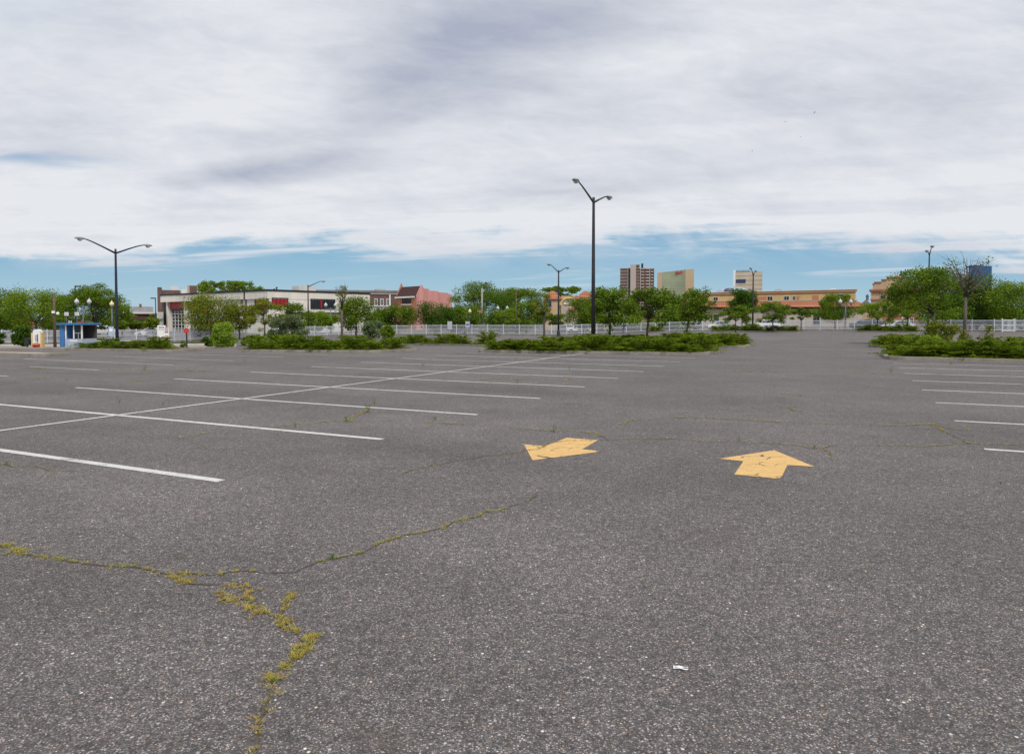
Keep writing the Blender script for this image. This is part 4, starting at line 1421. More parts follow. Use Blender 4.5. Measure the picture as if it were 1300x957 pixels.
# ---------------------------------------------------------------- buildings
class Bld:
    """facade from column pa at Ya to column pb at Yb; local x along it, y away, z up from world 0"""
    def __init__(s, name, label, pa, Ya, pb, Yb=None, cat='building', group=None):
        if Yb is None:                                  # square on to the line of sight
            t = ((pa + pb) / 2 - CX) / F
            ka, kb = (pa - CX) / F, (pb - CX) / F
            Yb = Ya * (1 + ka * t) / (1 + kb * t)
        s.a = Vector(((pa - CX) / F * Ya, Ya, 0))
        s.b = Vector(((pb - CX) / F * Yb, Yb, 0))
        d = s.b - s.a
        s.W = d.length
        s.d = d.normalized()
        s.n = Vector((-s.d.y, s.d.x, 0))
        s.o = thing(name, label, cat, s.a, math.atan2(d.y, d.x), group)

    def u(s, px):
        """local x where column px meets the facade"""
        k = (px - CX) / F
        return (k * s.a.y - s.a.x) / (s.d.x - k * s.d.y)

    def z(s, py, px=None, u=None):
        u = s.u(px) if u is None else u
        Y = s.a.y + s.d.y * u
        return zat(py, Y)

    def uz(s, px, py):
        u = s.u(px)
        return (u, s.z(py, u=u))

    def part(s, name, mb, mat, parent=None, **k):
        return mb.build(name, M[mat], parent or s.o, **k)

    def window(s, px0, px1, py0, py1, mat='glass', frame='white', y=0.0, ft=0.12, mull=1, name='window'):
        u0, u1 = s.u(px0), s.u(px1)
        um = (u0 + u1) / 2
        z1, z0 = s.z(py0, u=um), s.z(py1, u=um)
        f = MB()
        f.box(u0 - ft, u1 + ft, y - 0.10, y - 0.003, z1, z1 + ft)
        f.box(u0 - ft, u1 + ft, y - 0.16, y - 0.003, z0 - ft, z0)
        f.box(u0 - ft, u0, y - 0.10, y - 0.003, z0, z1)
        f.box(u1, u1 + ft, y - 0.10, y - 0.003, z0, z1)
        for k in range(mull):
            x = u0 + (u1 - u0) * (k + 1) / (mull + 1)
            f.box(x - ft * 0.3, x + ft * 0.3, y - 0.08, y - 0.035, z0, z1)
        fo = f.build(name, M[frame], s.o)
        MB().box(u0, u1, y - 0.03, y - 0.004, z0, z1).build('pane', M[mat], fo)


# -- white fire station
S = Bld('fire_station', 'low white flat roofed building with red garage doors and a black roof edge', 207, 160, 342, 132)
W = S.W
zt = 7.25
u0 = S.u(235.5)
DEP = 24.0
bx0, bx1 = S.u(213.5), S.u(233.5)
cx0, cx1 = S.u(236.5), S.u(256)
zr = S.z(392.5, u=bx0)
wall = MB()
wall.box(cx1 + 0.02, W, 0, DEP, -1.5, 5.5)
wall.box(0.6, cx1, 1.2, DEP - 0.1, -1.5, 5.5)
S.part('wall', wall, 'cream')
S.part('fascia', MB().box(-0.3, W + 0.05, -0.35, DEP + 0.05, 5.5, 6.95), 'cream')
S.part('roof_edge', MB().box(-0.42, W + 0.17, -0.47, DEP + 0.17, 6.95, 7.28), 'black')
S.part('pier', MB().box(bx1 + 0.05, cx0 - 0.05, 0.0, 1.2, -1.5, 5.49), 'cream')
S.part('pier', MB().box(S.u(211.5), S.u(212.9), 0.0, 1.2, -1.5, 5.49), 'cream')
S.part('corner_column', MB().box(0.25, S.u(211.2), 0.05, 1.2, -1.5, 5.48), 'black')
for (a, c) in ((bx0, bx1), (cx0, cx1)):
    d_ = MB()
    nx_, nz_ = 5, 6
    zz0, zz1 = -1.2, zr - 0.3
    for k in range(nx_ + 1):
        x = a + (c - a) * k / nx_
        d_.box(x - 0.07, x + 0.07, 0.86, 0.98, zz0, zz1)
    for k in range(nz_ + 1):
        z_ = zz0 + (zz1 - zz0) * k / nz_
        for j in range(nx_):
            d_.box(a + (c - a) * j / nx_ + 0.07, a + (c - a) * (j + 1) / nx_ - 0.07, 0.87, 0.97, z_ - 0.06, z_ + 0.06)
    do = S.part('garage_door', d_, 'white')
    S.part('glazing', MB().box(a, c, 1.0, 1.06, zz0, zz1), 'glass', do)
    S.part('red_panel', MB().box(a, c, 0.55, 1.15, zr, 5.49), 'red')
    S.part('door_header', MB().box(a, c, 0.75, 1.14, zr - 0.3, zr), 'black')
S.part('downpipe', MB().box(S.u(312.5), S.u(313.6), -0.12, -0.01, -1.2, 5.49), 'black')
S.part('downpipe', MB().box(S.u(312.5), S.u(313.6), -0.46, -0.36, 5.5, 6.94), 'black')
S.window(306, 309.5, 379.5, 386, 'brown_wall', 'cream', mull=0, name='louver')
# red panel windows on the long side
for a, c in ((324.5, 331.5), (333, 341)):
    S.window(a, c, 379, 391.5, 'red', 'black', mull=1)
# right side facade lies along local x = W, going away: columns 342..458
sk = lambda px: ((px - CX) / F * S.b.y - S.b.x) / (S.n.x - (px - CX) / F * S.n.y)
def side_window(px0, px1, py0, py1, mat, strips=()):
    v0, v1 = sk(px0), sk(px1)
    Ym = S.b.y + S.n.y * (v0 + v1) / 2
    z1, z0 = zat(py0, Ym), zat(py1, Ym)
    f = MB()
    f.box(W + 0.003, W + 0.10, v0 - 0.12, v0, z0, z1)
    f.box(W + 0.003, W + 0.10, v1, v1 + 0.12, z0, z1)
    f.box(W + 0.003, W + 0.12, v0 - 0.12, v1 + 0.12, z1, z1 + 0.14)
    f.box(W + 0.003, W + 0.14, v0 - 0.12, v1 + 0.12, z0 - 0.14, z0)
    n_ = max(2, int((v1 - v0) / 0.75))
    for k in range(1, n_):
        v = v0 + (v1 - v0) * k / n_
        f.box(W + 0.04, W + 0.09, v - 0.04, v + 0.04, z0, z1)
    fo = f.build('window', M['black'], S.o)
    MB().box(W + 0.004, W + 0.035, v0, v1, z0, z1).build('pane', M[mat], fo)
    for q in strips:
        v = v0 + (v1 - v0) * q
        MB().box(W + 0.05, W + 0.11, v - 0.18, v + 0.18, z0 + 0.02, z1 - 0.02).build('red_strip', M['red'], fo)
side_window(346, 365.5, 379, 388, 'red')
side_window(395, 425, 380.5, 391.5, 'glass', (0.42,))
S.part('side_ledge', MB().box(W + 0.003, W + 0.4, sk(362), DEP, 2.75, 3.0), 'black')
S.part('side_wing', MB().box(-6.2, 0.2, 2.0, 12, -1.5, 3.2), 'cream')
S.part('wing_fascia', MB().box(-6.4, 0.15, 1.7, 1.98, 1.7, 3.3), 'cream')
S.part('roof_unit', MB().box(18, 24, 10, 14, 7.28, 8.0), 'pale_roof')
S.part('roof_unit', MB().box(S.u(325), S.u(334), 8, 12, 7.28, 8.3), 'pale_roof')
for k in range(5):
    S.part('roof_vent', MB().lathe([(0.12, 7.28), (0.12, 7.9), (0.22, 7.95), (0.22, 8.1)], 8, (8 + k * 7.3, 6 + (k % 2) * 4, 0)), 'black')

# -- brown low building
b_ = Bld('low_building', 'low brown sided building with a pale flat roof behind the fence', 166, 150, 199.5)
b_.part('wall', MB().box(0, b_.W, 0, 10, -1.5, b_.z(398.5, u=0)), 'brown_wall')
b_.part('roof', MB().box(-0.4, b_.W + 0.4, -0.5, 10.4, b_.z(398.3, u=0), b_.z(396, u=0)), 'pale_roof')
b_.part('eave', MB().box(0, b_.W, -0.4, -0.002, b_.z(407, u=0), b_.z(406, u=0)), 'black')
b_.window(184, 187, 409, 413.5, 'glass', 'brown_wall')
# far gabled house left
b_ = Bld('far_house', 'far grey roofed house with a chimney just above the low brown building', 168, 260, 194)
zr0, zr1 = b_.z(396, u=0), b_.z(389, u=0)
b_.part('wall', MB().box(0, b_.W, 0, 8, -1, zr0), 'cream')
b_.part('roof', MB().prism([(-0.4, zr0), (8.4, zr0), (4, zr1)], -0.3, b_.W + 0.3, 'x'), 'grey_roof')
b_.part('chimney', MB().box(2.4, 3.2, 3.5, 4.5, zr0, zr1 + 1.0), 'brick_dark')

# -- dark brick block left of the station
b_ = Bld('brick_tower', 'dark red brick block rising behind the left end of the white building', 200.5, 300, 229)
b_.part('wall', MB().box(0, b_.W * 0.2, 0, 12, -1, b_.z(365.5, u=0)).box(b_.W * 0.21, b_.W, 1, 12, -1, b_.z(368, u=0)), 'brick_dark')
b_.part('parapet', MB().box(b_.W * 0.01, b_.W * 0.19, -0.2, 12.2, b_.z(365.4, u=0), b_.z(364.6, u=0)), 'grey_roof')
b_ = Bld('stepped_block', 'pale and brown stepped rooftop block behind the white building', 231, 330, 251)
b_.part('lower_wall', MB().box(0, b_.W * 0.45, 0, 10, -1, b_.z(367, u=0)), 'cream')
b_.part('upper_wall', MB().box(b_.W * 0.46, b_.W, 0, 10, -1, b_.z(362.3, u=0)), 'brick_dark')
b_.part('lift_shaft', MB().box(b_.W * 0.38, b_.W * 0.52, -0.6, 3, -1, b_.z(362, u=0)), 'apt_pale')
b_ = Bld('flat_block', 'small dark glazed rooftop block left of the treetops', 257, 360, 270)
b_.part('wall', MB().box(0, b_.W, 0, 10, -1, b_.z(360, u=0)), 'grey_roof')
b_.part('roof', MB().box(-0.3, b_.W + 0.3, -0.3, 10.3, b_.z(360, u=0) + 0.01, b_.z(359.3, u=0)), 'brick_dark')
b_.window(258.5, 268, 361.5, 366, 'glass', 'grey_roof', mull=4)
b_ = Bld('rear_block', 'long grey rooftop block between the brick tower and the stepped block', 217, 340, 230.5)
b_.part('wall', MB().box(0, b_.W, 0, 8, -1, b_.z(369, u=0)), 'grey_roof')
b_.part('tank_screen', MB().box(b_.W * 0.1, b_.W * 0.75, 1, 6, b_.z(369, u=0) + 0.01, b_.z(363.5, u=0)), 'pale_roof')

# -- long grey roofed building and brick building
b_ = Bld('long_grey_building', 'long building with a pale grey roof behind the white building', 388, 215, 506)
b_.part('wall', MB().box(0, b_.W, 0, 14, -1, b_.z(370, u=0)), 'beige')
b_.part('roof', MB().box(-0.3, b_.W + 0.3, -0.3, 14.3, b_.z(370, u=0) + 0.01, b_.z(367.8, u=0)), 'grey_roof')
b_.part('roof_unit', MB().box(b_.u(477), b_.u(490), 3, 9, b_.z(367.8, u=0) + 0.01, b_.z(365.6, u=0)), 'beige')
b_ = Bld('brick_building', 'low dark red brick building with white framed windows left of the gabled house', 458.5, 170, 504)
b_.part('wall', MB().box(0, b_.W, 0, 10, -1, b_.z(374, u=0)), 'brick_dark')
b_.part('parapet', MB().box(-0.15, b_.W + 0.15, -0.2, 10.2, b_.z(374, u=0) + 0.01, b_.z(372.8, u=0)), 'grey_roof')
for a in (466, 476, 483.5, 491):
    b_.window(a, a + 3, 380, 387.5, 'glass', 'white')
b_.part('white_pilaster', MB().box(b_.u(494.5), b_.u(496), -0.3, -0.01, -1, b_.z(374, u=0)), 'white')
b_ = Bld('white_shed', 'low white walled building in front of the dark brick building', 459, 155, 500)
b_.part('wall', MB().box(0, b_.W, 0, 6, -1, b_.z(389, u=0)), 'white')
b_.part('roof', MB().box(-0.3, b_.W + 0.3, -0.4, 6.3, b_.z(389, u=0) + 0.01, b_.z(388, u=0)), 'pale_roof')
b_.window(487, 491, 393, 397, 'glass', 'grey_roof')

# -- pink gabled building
b_ = Bld('gabled_building', 'pink walled building with an orange brick front and a steep brown roof', 504, 166, 528, 160)
Wp = b_.W
ze = b_.z(376.5, u=Wp)
kx = lambda px: ((px - CX) / F * b_.b.y - b_.b.x) / (b_.n.x - (px - CX) / F * b_.n.y)
# side wall outline (v away, z)
out_px = [(529, 373.5), (534.5, 361.5), (537.5, 366.3), (544, 367), (544.1, 369), (555.5, 369.7), (555.6, 371), (568, 372), (568.1, 373.2), (573, 373.8)]
prof = [(0.0, -1.0), (0.0, zat(375.5, 160))]
Yv = lambda v: b_.b.y + b_.n.y * v
for (qx, qy) in out_px:
    v = kx(qx)
    prof.append((v, zat(qy, Yv(v))))
vmax = prof[-1][0]
prof.append((vmax, -1.0))
b_.part('side_wall', MB().prism(prof, Wp, Wp + 0.35, 'x'), 'pink')
zf = min(ze, zat(376.5, 160))
b_.part('front_wall', MB().box(0, Wp - 0.01, 0, 0.4, -1, zf), 'brick_orange')
b_.part('rear_block', MB().box(0, Wp - 0.01, 0.41, vmax, -1, zf - 0.2), 'brick_orange')
vr = kx(534.5)
zp = zat(363, Yv(vr))
b_.part('roof', MB().prism([(-0.3, zf), (vr, zp), (2 * vr, zf)], 0.0, Wp - 0.02, 'x'), 'brown_shingle')
b_.part('gutter', MB().box(-0.2, Wp - 0.02, -0.5, -0.31, zf - 0.25, zf + 0.1), 'white')
b_.part('gable_wall', MB().prism([(-0.1, zf), (vr, zp + 0.9), (2 * vr, zf)], -0.35, -0.01, 'x'), 'brick_orange')
b_.window(511.5, 521.5, 378, 384.5, 'glass', 'brown_shingle', mull=2, y=-0.02)
b_.part('sill_band', MB().box(b_.u(510), b_.u(523), -0.18, -0.003, b_.z(387, u=4) - 0.1, b_.z(386, u=4)), 'pale_roof')

# -- tiled twin towers with a curved gable
b_ = Bld('mission_building', 'tan building with two orange tiled roofs and a curved gable between them', 690, 170, 756)
for a, c, m_ in ((690, 712, 'tan'), (731, 756, 'tan')):
    x0, x1 = b_.u(a), b_.u(c)
    zt_ = b_.z(380, u=x0)
    zz_ = b_.z(369, u=x0)
    b_.part('tower_wall', MB().box(x0, x1, 0, x1 - x0, -1, zt_), m_)
    mb = MB()
    e = 0.5
    wd = x1 - x0
    mb.add([(x0 - e, -e, zt_ + 0.01), (x1 + e, -e, zt_ + 0.01), (x1 + e, wd + e, zt_ + 0.01), (x0 - e, wd + e, zt_ + 0.01), (x0 + wd * 0.40, wd * 0.4, zz_), (x0 + wd * 0.6, wd * 0.4, zz_), (x0 + wd * 0.6, wd * 0.6, zz_), (x0 + wd * 0.40, wd * 0.6, zz_)],
           [(3, 2, 1, 0), (0, 1, 5, 4), (1, 2, 6, 5), (2, 3, 7, 6), (3, 0, 4, 7), (4, 5, 6, 7)])
    b_.part('tiled_roof', mb, 'tile')
x0, x1 = b_.u(712.3), b_.u(730.7)
zc_, zk = b_.z(388, u=x0), b_.z(380, u=x0)
arc = [(x0, -1.0), (x0, zc_)] + [(x0 + (x1 - x0) * (0.5 - 0.5 * math.cos(math.pi * k / 12)), zc_ + (zk - zc_) * math.sin(math.pi * k / 12)) for k in range(1, 12)] + [(x1, zc_), (x1, -1.0)]
b_.part('curved_gable', MB().prism(arc, -0.6, 0.6), 'beige')
arc2 = [(x0 + (x1 - x0) * (0.5 - 0.54 * math.cos(math.pi * k / 12)), zc_ + (zk - zc_) * 1.12 * math.sin(math.pi * k / 12)) for k in range(13)]
rib = MB()
for (a, c) in zip(arc2, arc2[1:]):
    rib.tube([(a[0], -0.75, a[1] + 0.1), (c[0], -0.75, c[1] + 0.1)], 0.22, 6)
b_.part('gable_coping', rib, 'yellow')
b_.part('centre_block', MB().box(x0, x1, 3.0, 10, -1, b_.z(375, u=x0)), 'gold')
b_.window(692.5, 699.5, 382.5, 389, 'glass', 'booth_blue', y=0)
b_.window(693, 699, 401, 405, 'booth_blue', 'tan', y=0)
b_.window(716, 727, 383.5, 386.5, 'white', 'gold', y=-0.61, mull=2)
b_.window(741, 748, 384, 390, 'glass', 'tan', y=0)
b_.part('red_awning', MB().box(b_.u(691), b_.u(700), -1.2, -0.01, b_.z(392.5, u=0), b_.z(390, u=0)), 'rose')
b_.part('red_awning', MB().box(b_.u(721.5), b_.u(731), -1.6, -0.62, b_.z(394, u=0), b_.z(391, u=0)), 'rose')

# -- low wall / shops behind fence
b_ = Bld('stucco_wall', 'long pale ochre stucco wall seen through the fence below the towers', 757, 135, 862, 135, cat='wall')
b_.part('wall', MB().box(0, b_.W, 0, 0.4, -1.2, b_.z(404, u=0)), 'tan')
b_.part('coping', MB().box(0, b_.W, -0.1, 0.5, b_.z(404, u=0) + 0.01, b_.z(403.2, u=0)), 'beige')

# -- brown apartment tower
b_ = Bld('apartment_tower', 'brown and cream apartment tower with balcony bands and a black tank on top', 787, 700, 830)
FLH = 3.05
zL, zM, zR = b_.z(340.5, u=0), b_.z(336.2, u=b_.u(805)), b_.z(343, u=b_.u(829))
uA, uB, uC, uD, uE = 0, b_.u(799.8), b_.u(807), b_.u(811.5), b_.W
b_.part('left_wing', MB().box(uA, uB, 0, 18, -1, zL), 'apt_brick')
b_.part('lift_core', MB().box(uB + 0.05, uC, -1.5, 16, -1, zM), 'apt_pale')
b_.part('core_side', MB().box(uC + 0.05, uD, 0, 16, -1, zM), 'apt_brick')
b_.part('right_wing', MB().box(uD + 0.05, uE, 0, 16, -1, zL - 0.6), 'apt_brick')
n_ = int(zL / FLH)
mb, mb2, mb3 = MB(), MB(), MB()
for k in range(n_ + 1):
    z_ = zL - k * FLH
    mb.box(uA - 0.1, uA + (uB - uA) * 0.72, -0.35, -0.01, z_ - 0.55, z_)
    mb2.box(uC + 0.2, uD, -0.3, -0.01, z_ - 0.5, z_)
    for (q0, q1) in ((uD + 1.8, uD + 4.4), (uD + 6.0, uD + 9.8), (uE - 3.2, uE - 0.8)):
        if z_ > 14:
            b_.part('balcony', MB().box(q0, q1, -0.8, -0.01, z_ - 1.45, z_ - 0.35), 'apt_pale')
b_.part('floor_bands', mb, 'apt_pale')
b_.part('floor_bands', mb2, 'apt_pale')
b_.part('window_strip', MB().box(uA + (uB - uA) * 0.80, uB - 0.4, -0.3, -0.01, 0, zL - 0.6), 'glass')
b_.part('pilaster', MB().box(uA + (uB - uA) * 0.74, uA + (uB - uA) * 0.79, -0.45, -0.31, 0, zL), 'apt_pale')
b_.part('pilaster', MB().box(uD + 0.5, uD + 1.3, -0.6, -0.01, 0, zL - 0.4), 'apt_pale')
b_.part('pilaster', MB().box(uE - 4.6, uE - 3.9, -0.6, -0.01, 0, zL - 0.6), 'apt_pale')
b_.part('water_tank', MB().box(b_.u(813.6), b_.u(816.2), 4, 7, zL - 0.5, b_.z(334.2, u=uD)), 'black')

# -- green glass hotel
b_ = Bld('glass_hotel', 'green glass hotel tower with tan ends and red roofline lettering', 834, 760, 880.5)
z0_, z1_ = b_.z(346.3, u=0), b_.z(341.5, u=b_.W)
uL, uR = b_.u(840), b_.u(869.5)
b_.part('left_end', MB().prism([(0, -1), (uL - 0.05, -1), (uL - 0.05, z0_ + 0.5), (0, z0_)], 0, 20), 'hotel_tan')
b_.part('right_end', MB().prism([(uR + 0.05, -1), (b_.W, -1), (b_.W, z1_), (uR + 0.05, z1_ - 0.6)], 0, 20), 'hotel_tan')
mb = MB()
n_ = 14
for k in range(n_):
    x0_, x1_ = uL + (uR - uL) * k / n_, uL + (uR - uL) * (k + 1) / n_
    d0 = 2.2 * math.sin(math.pi * k / n_)
    d1 = 2.2 * math.sin(math.pi * (k + 1) / n_)
    za = z0_ + 0.5 + (z1_ - z0_ - 1.1) * k / n_
    zb_ = z0_ + 0.5 + (z1_ - z0_ - 1.1) * (k + 1) / n_
    mb.add([(x0_, d0, -1), (x1_, d1, -1), (x1_, d1, zb_), (x0_, d0, za), (x0_, 18, -1), (x1_, 18, -1), (x1_, 18, zb_), (x0_, 18, za)],
           [(0, 1, 2, 3), (5, 4, 7, 6), (3, 2, 6, 7)])
b_.part('curtain_wall', mb, 'hotel_glass')
cu = bpy.data.curves.new('roof_lettering', 'FONT')
cu.body = "Bally's"
cu.size = 4.6
cu.extrude = 0.15
cu.shear = 0.25
cu.offset = 0.05
cu.materials.append(M['signred'])
to = bpy.data.objects.new('roof_lettering', cu)
to.rotation_euler = (math.pi / 2, 0, 0)
to.location = (b_.u(856.5), 0.9, b_.z(347.4, u=b_.u(861)))
link(to, b_.o)
bpy.context.view_layer.update()
me_ = bpy.data.meshes.new_from_object(to.evaluated_get(bpy.context.evaluated_depsgraph_get()))
mo_ = bpy.data.objects.new('lettering', me_)
mo_.location, mo_.rotation_euler = to.location.copy(), to.rotation_euler.copy()
bpy.data.objects.remove(to)
link(mo_, b_.o)

# -- cream tower
b_ = Bld('cream_tower', 'cream tower with horizontal grooves, a dark blue panel and a roof sign frame', 933, 700, 967)
zt_ = b_.z(345.5, u=0)
b_.part('face', MB().box(0, b_.W, 0, 18, -1, zt_), 'tower_lines')
b_.part('edge_fin', MB().box(b_.u(930.3), -0.05, -1.0, 16, -1, b_.z(343, u=0)), 'white')
b_.part('blue_panel', MB().box(b_.u(933.8), b_.u(946), -0.4, -0.01, b_.z(359.3, u=0), b_.z(354.8, u=0)), 'navy')
mb = MB()
for k in range(12):
    x = b_.u(933.5) + k * 1.15
    mb.box(x, x + 0.7, -0.2, 0.2, zt_ + 0.3, b_.z(343.2, u=0))
mb.box(b_.u(933), b_.u(951), -0.15, 0.15, zt_ + 0.01, zt_ + 0.3)
b_.part('roof_sign_frame', mb, 'grey_roof')

# -- pale dome
o = thing('dome', 'pale blue grey shallow dome behind the tiled building', 'dome', at(930, 230))
hh = zat(364, 230)
MB().lathe([(5.6, hh - 6), (5.6, hh - 2.0), (5.2, hh - 1.3), (4.0, hh - 0.55), (2.2, hh - 0.1), (0.05, hh)], 28).build('shell', M['booth_pale'], o, True)
MB().lathe([(1.75, hh - 2.2), (1.7, hh - 1.2), (1.2, hh - 0.6), (0.05, hh - 0.45)], 16, (-2.6, -4.6, 0)).build('dormer', M['slate_post'], o, True)

# -- long tiled building
b_ = Bld('tiled_building', 'long golden building with an orange tiled awning roof and arched windows', 868, 158, 1088, 150)
W = b_.W
zt_ = b_.z(367.3, u=W)
zl_ = b_.z(372.0, u=0)
zt_ = (zt_ + zl_) / 2 + 0.0
tp = lambda py, u=None: None
zw = b_.z(382.3, u=W * 0.6)
ztile = b_.z(389.2, u=W * 0.6)
topL, topR = b_.z(372.3, u=0), b_.z(367.2, u=W)
b_.part('upper_wall', MB().prism([(0, zw - 0.3), (W, zw - 0.3), (W, topR - 0.5), (0, topL - 0.5)], 1.6, 16), 'gold')
b_.part('cornice', MB().prism([(-0.2, topL - 0.49), (W + 0.2, topR - 0.49), (W + 0.2, topR), (-0.2, topL)], 1.35, 16.2), 'rust_band')
b_.part('roof_cap', MB().prism([(-0.3, topL + 0.01), (W + 0.3, topR + 0.01), (W + 0.3, topR + 0.14), (-0.3, topL + 0.14)], 1.25, 16.3), 'pale_roof')
b_.part('ground_wall', MB().box(0, W + 1.0, 0.0, 16, -1, ztile + 0.02), 'beige')
mb = MB()
mb.add([(-0.5, -0.9, ztile), (W + 2.2, -0.9, ztile), (W + 0.2, 1.58, zw), (-0.5, 1.58, zw), (-0.5, -0.9, ztile - 0.18), (W + 2.2, -0.9, ztile - 0.18), (W + 2.2, 16, ztile - 0.18), (W + 2.2, 16, ztile), (W + 0.2, 16, zw)],
       [(0, 1, 2, 3), (4, 5, 1, 0), (5, 6, 7, 1), (1, 7, 8, 2)])
b_.part('tiled_roof', mb, 'tile')
b_.part('painted_eave_shadow', MB().box(-0.3, W + 1.1, -0.25, -0.003, ztile - 0.5, ztile - 0.02), 'brown_wall')  # dark brown strip standing in for the shade under the tiled eave
b_.part('ledge', MB().box(-0.2, W + 0.2, 1.3, 1.59, zw + 0.02, zw + 0.22), 'beige')
for (a, c, t_, bt_) in ((906, 911.5, 377.2, 382.2), (975, 981.5, 376.3, 381.3), (996.5, 1002.5, 376, 380.8), (1007.5, 1011, 376, 380.8), (1066, 1072.5, 373.3, 376.3), (880, 885, 377.5, 382.5)):
    b_.window(a, c, t_, bt_, 'glass', 'pale_roof', y=1.6, ft=0.07, mull=1)
for (a, c, t_, bt_) in ((960.5, 973.5, 376.5, 381.3), (1013, 1015.5, 375.5, 381), (1033, 1040.5, 374.5, 381)):
    x0_, x1_ = b_.u(a), b_.u(c)
    b_.part('rose_panel', MB().box(x0_, x1_, 1.50, 1.596, b_.z(bt_, u=x0_), b_.z(t_, u=x0_)), 'rose')
b_.part('roof_rail', MB().box(b_.u(1057), b_.u(1064), 3, 3.1, topR + 0.14, topR + 0.3), 'pale_roof')
for (a, c, t_, bt_) in ((905.5, 912.5, 399, 408.5), (1032.3, 1040, 397.3, 411), (886, 890, 402, 410)):
    x0_, x1_ = b_.u(a), b_.u(c)
    xm = (x0_ + x1_) / 2
    za_, zb_ = b_.z(t_, u=xm), b_.z(bt_, u=xm)
    r_ = (x1_ - x0_) / 2
    ar = [(x0_, zb_), (x1_, zb_), (x1_, za_ - r_ * 0.7)] + [(xm + r_ * math.cos(math.pi * k / 8), za_ - r_ * 0.7 + r_ * 0.7 * math.sin(math.pi * k / 8)) for k in range(1, 8)] + [(x0_, za_ - r_ * 0.7)]
    wo = b_.part('arched_window', MB().prism(ar, -0.05, -0.003), 'glass')
    mb = MB()
    mb.box(xm - 0.05, xm + 0.05, -0.10, -0.052, zb_, za_)
    for k in range(1, 4):
        z_ = zb_ + (za_ - zb_) * k / 4
        mb.box(x0_, xm - 0.052, -0.09, -0.052, z_ - 0.03, z_ + 0.03)
        mb.box(xm + 0.052, x1_, -0.09, -0.052, z_ - 0.03, z_ + 0.03)
    mb.box(x0_ - 0.1, x1_ + 0.1, -0.16, -0.003, zb_ - 0.2, zb_ - 0.002)
    b_.part('frame', mb, 'slate_post', wo)

# -- cupola
b_ = Bld('cupola_house', 'small grey roofed house with a cupola between the tiled and the ornate building', 1091, 185, 1105)
z0_ = b_.z(388, u=0)
b_.part('wall', MB().box(0, b_.W, 0, 6, -1, z0_), 'tan')
b_.part('roof', MB().prism([(-0.3, z0_), (b_.W + 0.3, z0_), (b_.W * 0.6, b_.z(380, u=0))], -0.2, 6.2), 'grey_roof')
b_.part('cupola', MB().box(b_.W * 0.55, b_.W * 0.8, 2, 3, b_.z(381, u=0), b_.z(376, u=0)).prism([(b_.W * 0.5, b_.z(376, u=0)), (b_.W * 0.85, b_.z(376, u=0)), (b_.W * 0.67, b_.z(373, u=0))], 1.9, 3.1), 'slate_post')

# -- ornate pink stone building
b_ = Bld('ornate_building', 'ornate pink beige building with a bracketed cornice and stepped parapet', 1105, 150, 1172)
W = b_.W
z_c = b_.z(367.3, u=0)
b_.part('wall', MB().box(0, W, 0, 14, -1, z_c - 0.4), 'tan')
b_.part('cornice', MB().box(-0.35, W + 0.2, -0.45, 14.2, z_c - 0.39, z_c), 'rose')
mb = MB()
k = 0.1
while k < W - 0.3:
    mb.box(k, k + 0.22, -0.36, -0.003, z_c - 0.75, z_c - 0.392)
    k += 0.55
b_.part('brackets', mb, 'rose')
st = [(1109, 361), (1118, 358.8), (1125, 355.5), (1134, 352.5), (1150, 352.5), (1158, 356), (1165, 360)]
prev_u = b_.u(1107)
mb, mr = MB(), MB()
for (qx, qy) in st:
    uu = b_.u(qx)
    zq = b_.z(qy, u=uu)
    mb.box(prev_u, uu, 0.3, 6.0, z_c + 0.01, zq)
    mr.box(prev_u - 0.1, uu, 0.1, 6.1, zq + 0.003, zq + 0.22)
    prev_u = uu + 0.003
b_.part('stepped_parapet', mb, 'tan')
b_.part('parapet_tiles', mr, 'rose')
b_.part('finial', MB().lathe([(0.3, b_.z(352.4, u=5)), (0.35, b_.z(350.5, u=5)), (0.1, b_.z(348.5, u=5))], 10, (b_.u(1137), 1.0, 0)), 'rose')
b_.part('string_course', MB().box(-0.15, W, -0.25, -0.003, b_.z(381.2, u=0), b_.z(379.5, u=0)), 'rose')
b_.window(1117.5, 1123.5, 375, 378.8, 'glass', 'beige', ft=0.1)
b_.window(1136, 1141, 375, 378.8, 'glass', 'beige', ft=0.1)
b_.window(1110, 1114, 384, 392, 'glass', 'beige', ft=0.1)
b_.window(1120, 1125, 384, 392, 'glass', 'beige', ft=0.1)
b_.part('shopfront', MB().box(b_.u(1122), W - 0.1, -0.3, -0.003, -1, b_.z(400, u=0)), 'rose')
b_.window(1147.5, 1152, 404, 415, 'glass', 'white', y=-0.31, ft=0.12, name='door')
b_.window(1154.5, 1159, 404, 415, 'glass', 'white', y=-0.31, ft=0.12, name='door')
b_.part('entrance_post', MB().box(b_.u(1144.7), b_.u(1145.6), -2.0, -1.8, -1, b_.z(395, u=9)), 'white')

# -- blue glass tower
b_ = Bld('blue_tower', 'distant blue glass tower above the dark trees on the right', 1228.5, 1500, 1257.5)
b_.part('curtain_wall', MB().prism([(0, -1), (b_.W, -1), (b_.W, b_.z(338.8, u=0)), (b_.W * 0.5, b_.z(338, u=0)), (b_.W * 0.3, b_.z(336.8, u=0)), (0, b_.z(337, u=0))], 0, 30), 'blue_glass')
b_.part('edge_mullion', MB().box(-0.5, 0.9, -0.8, -0.01, -1, b_.z(337, u=0)), 'signblue')

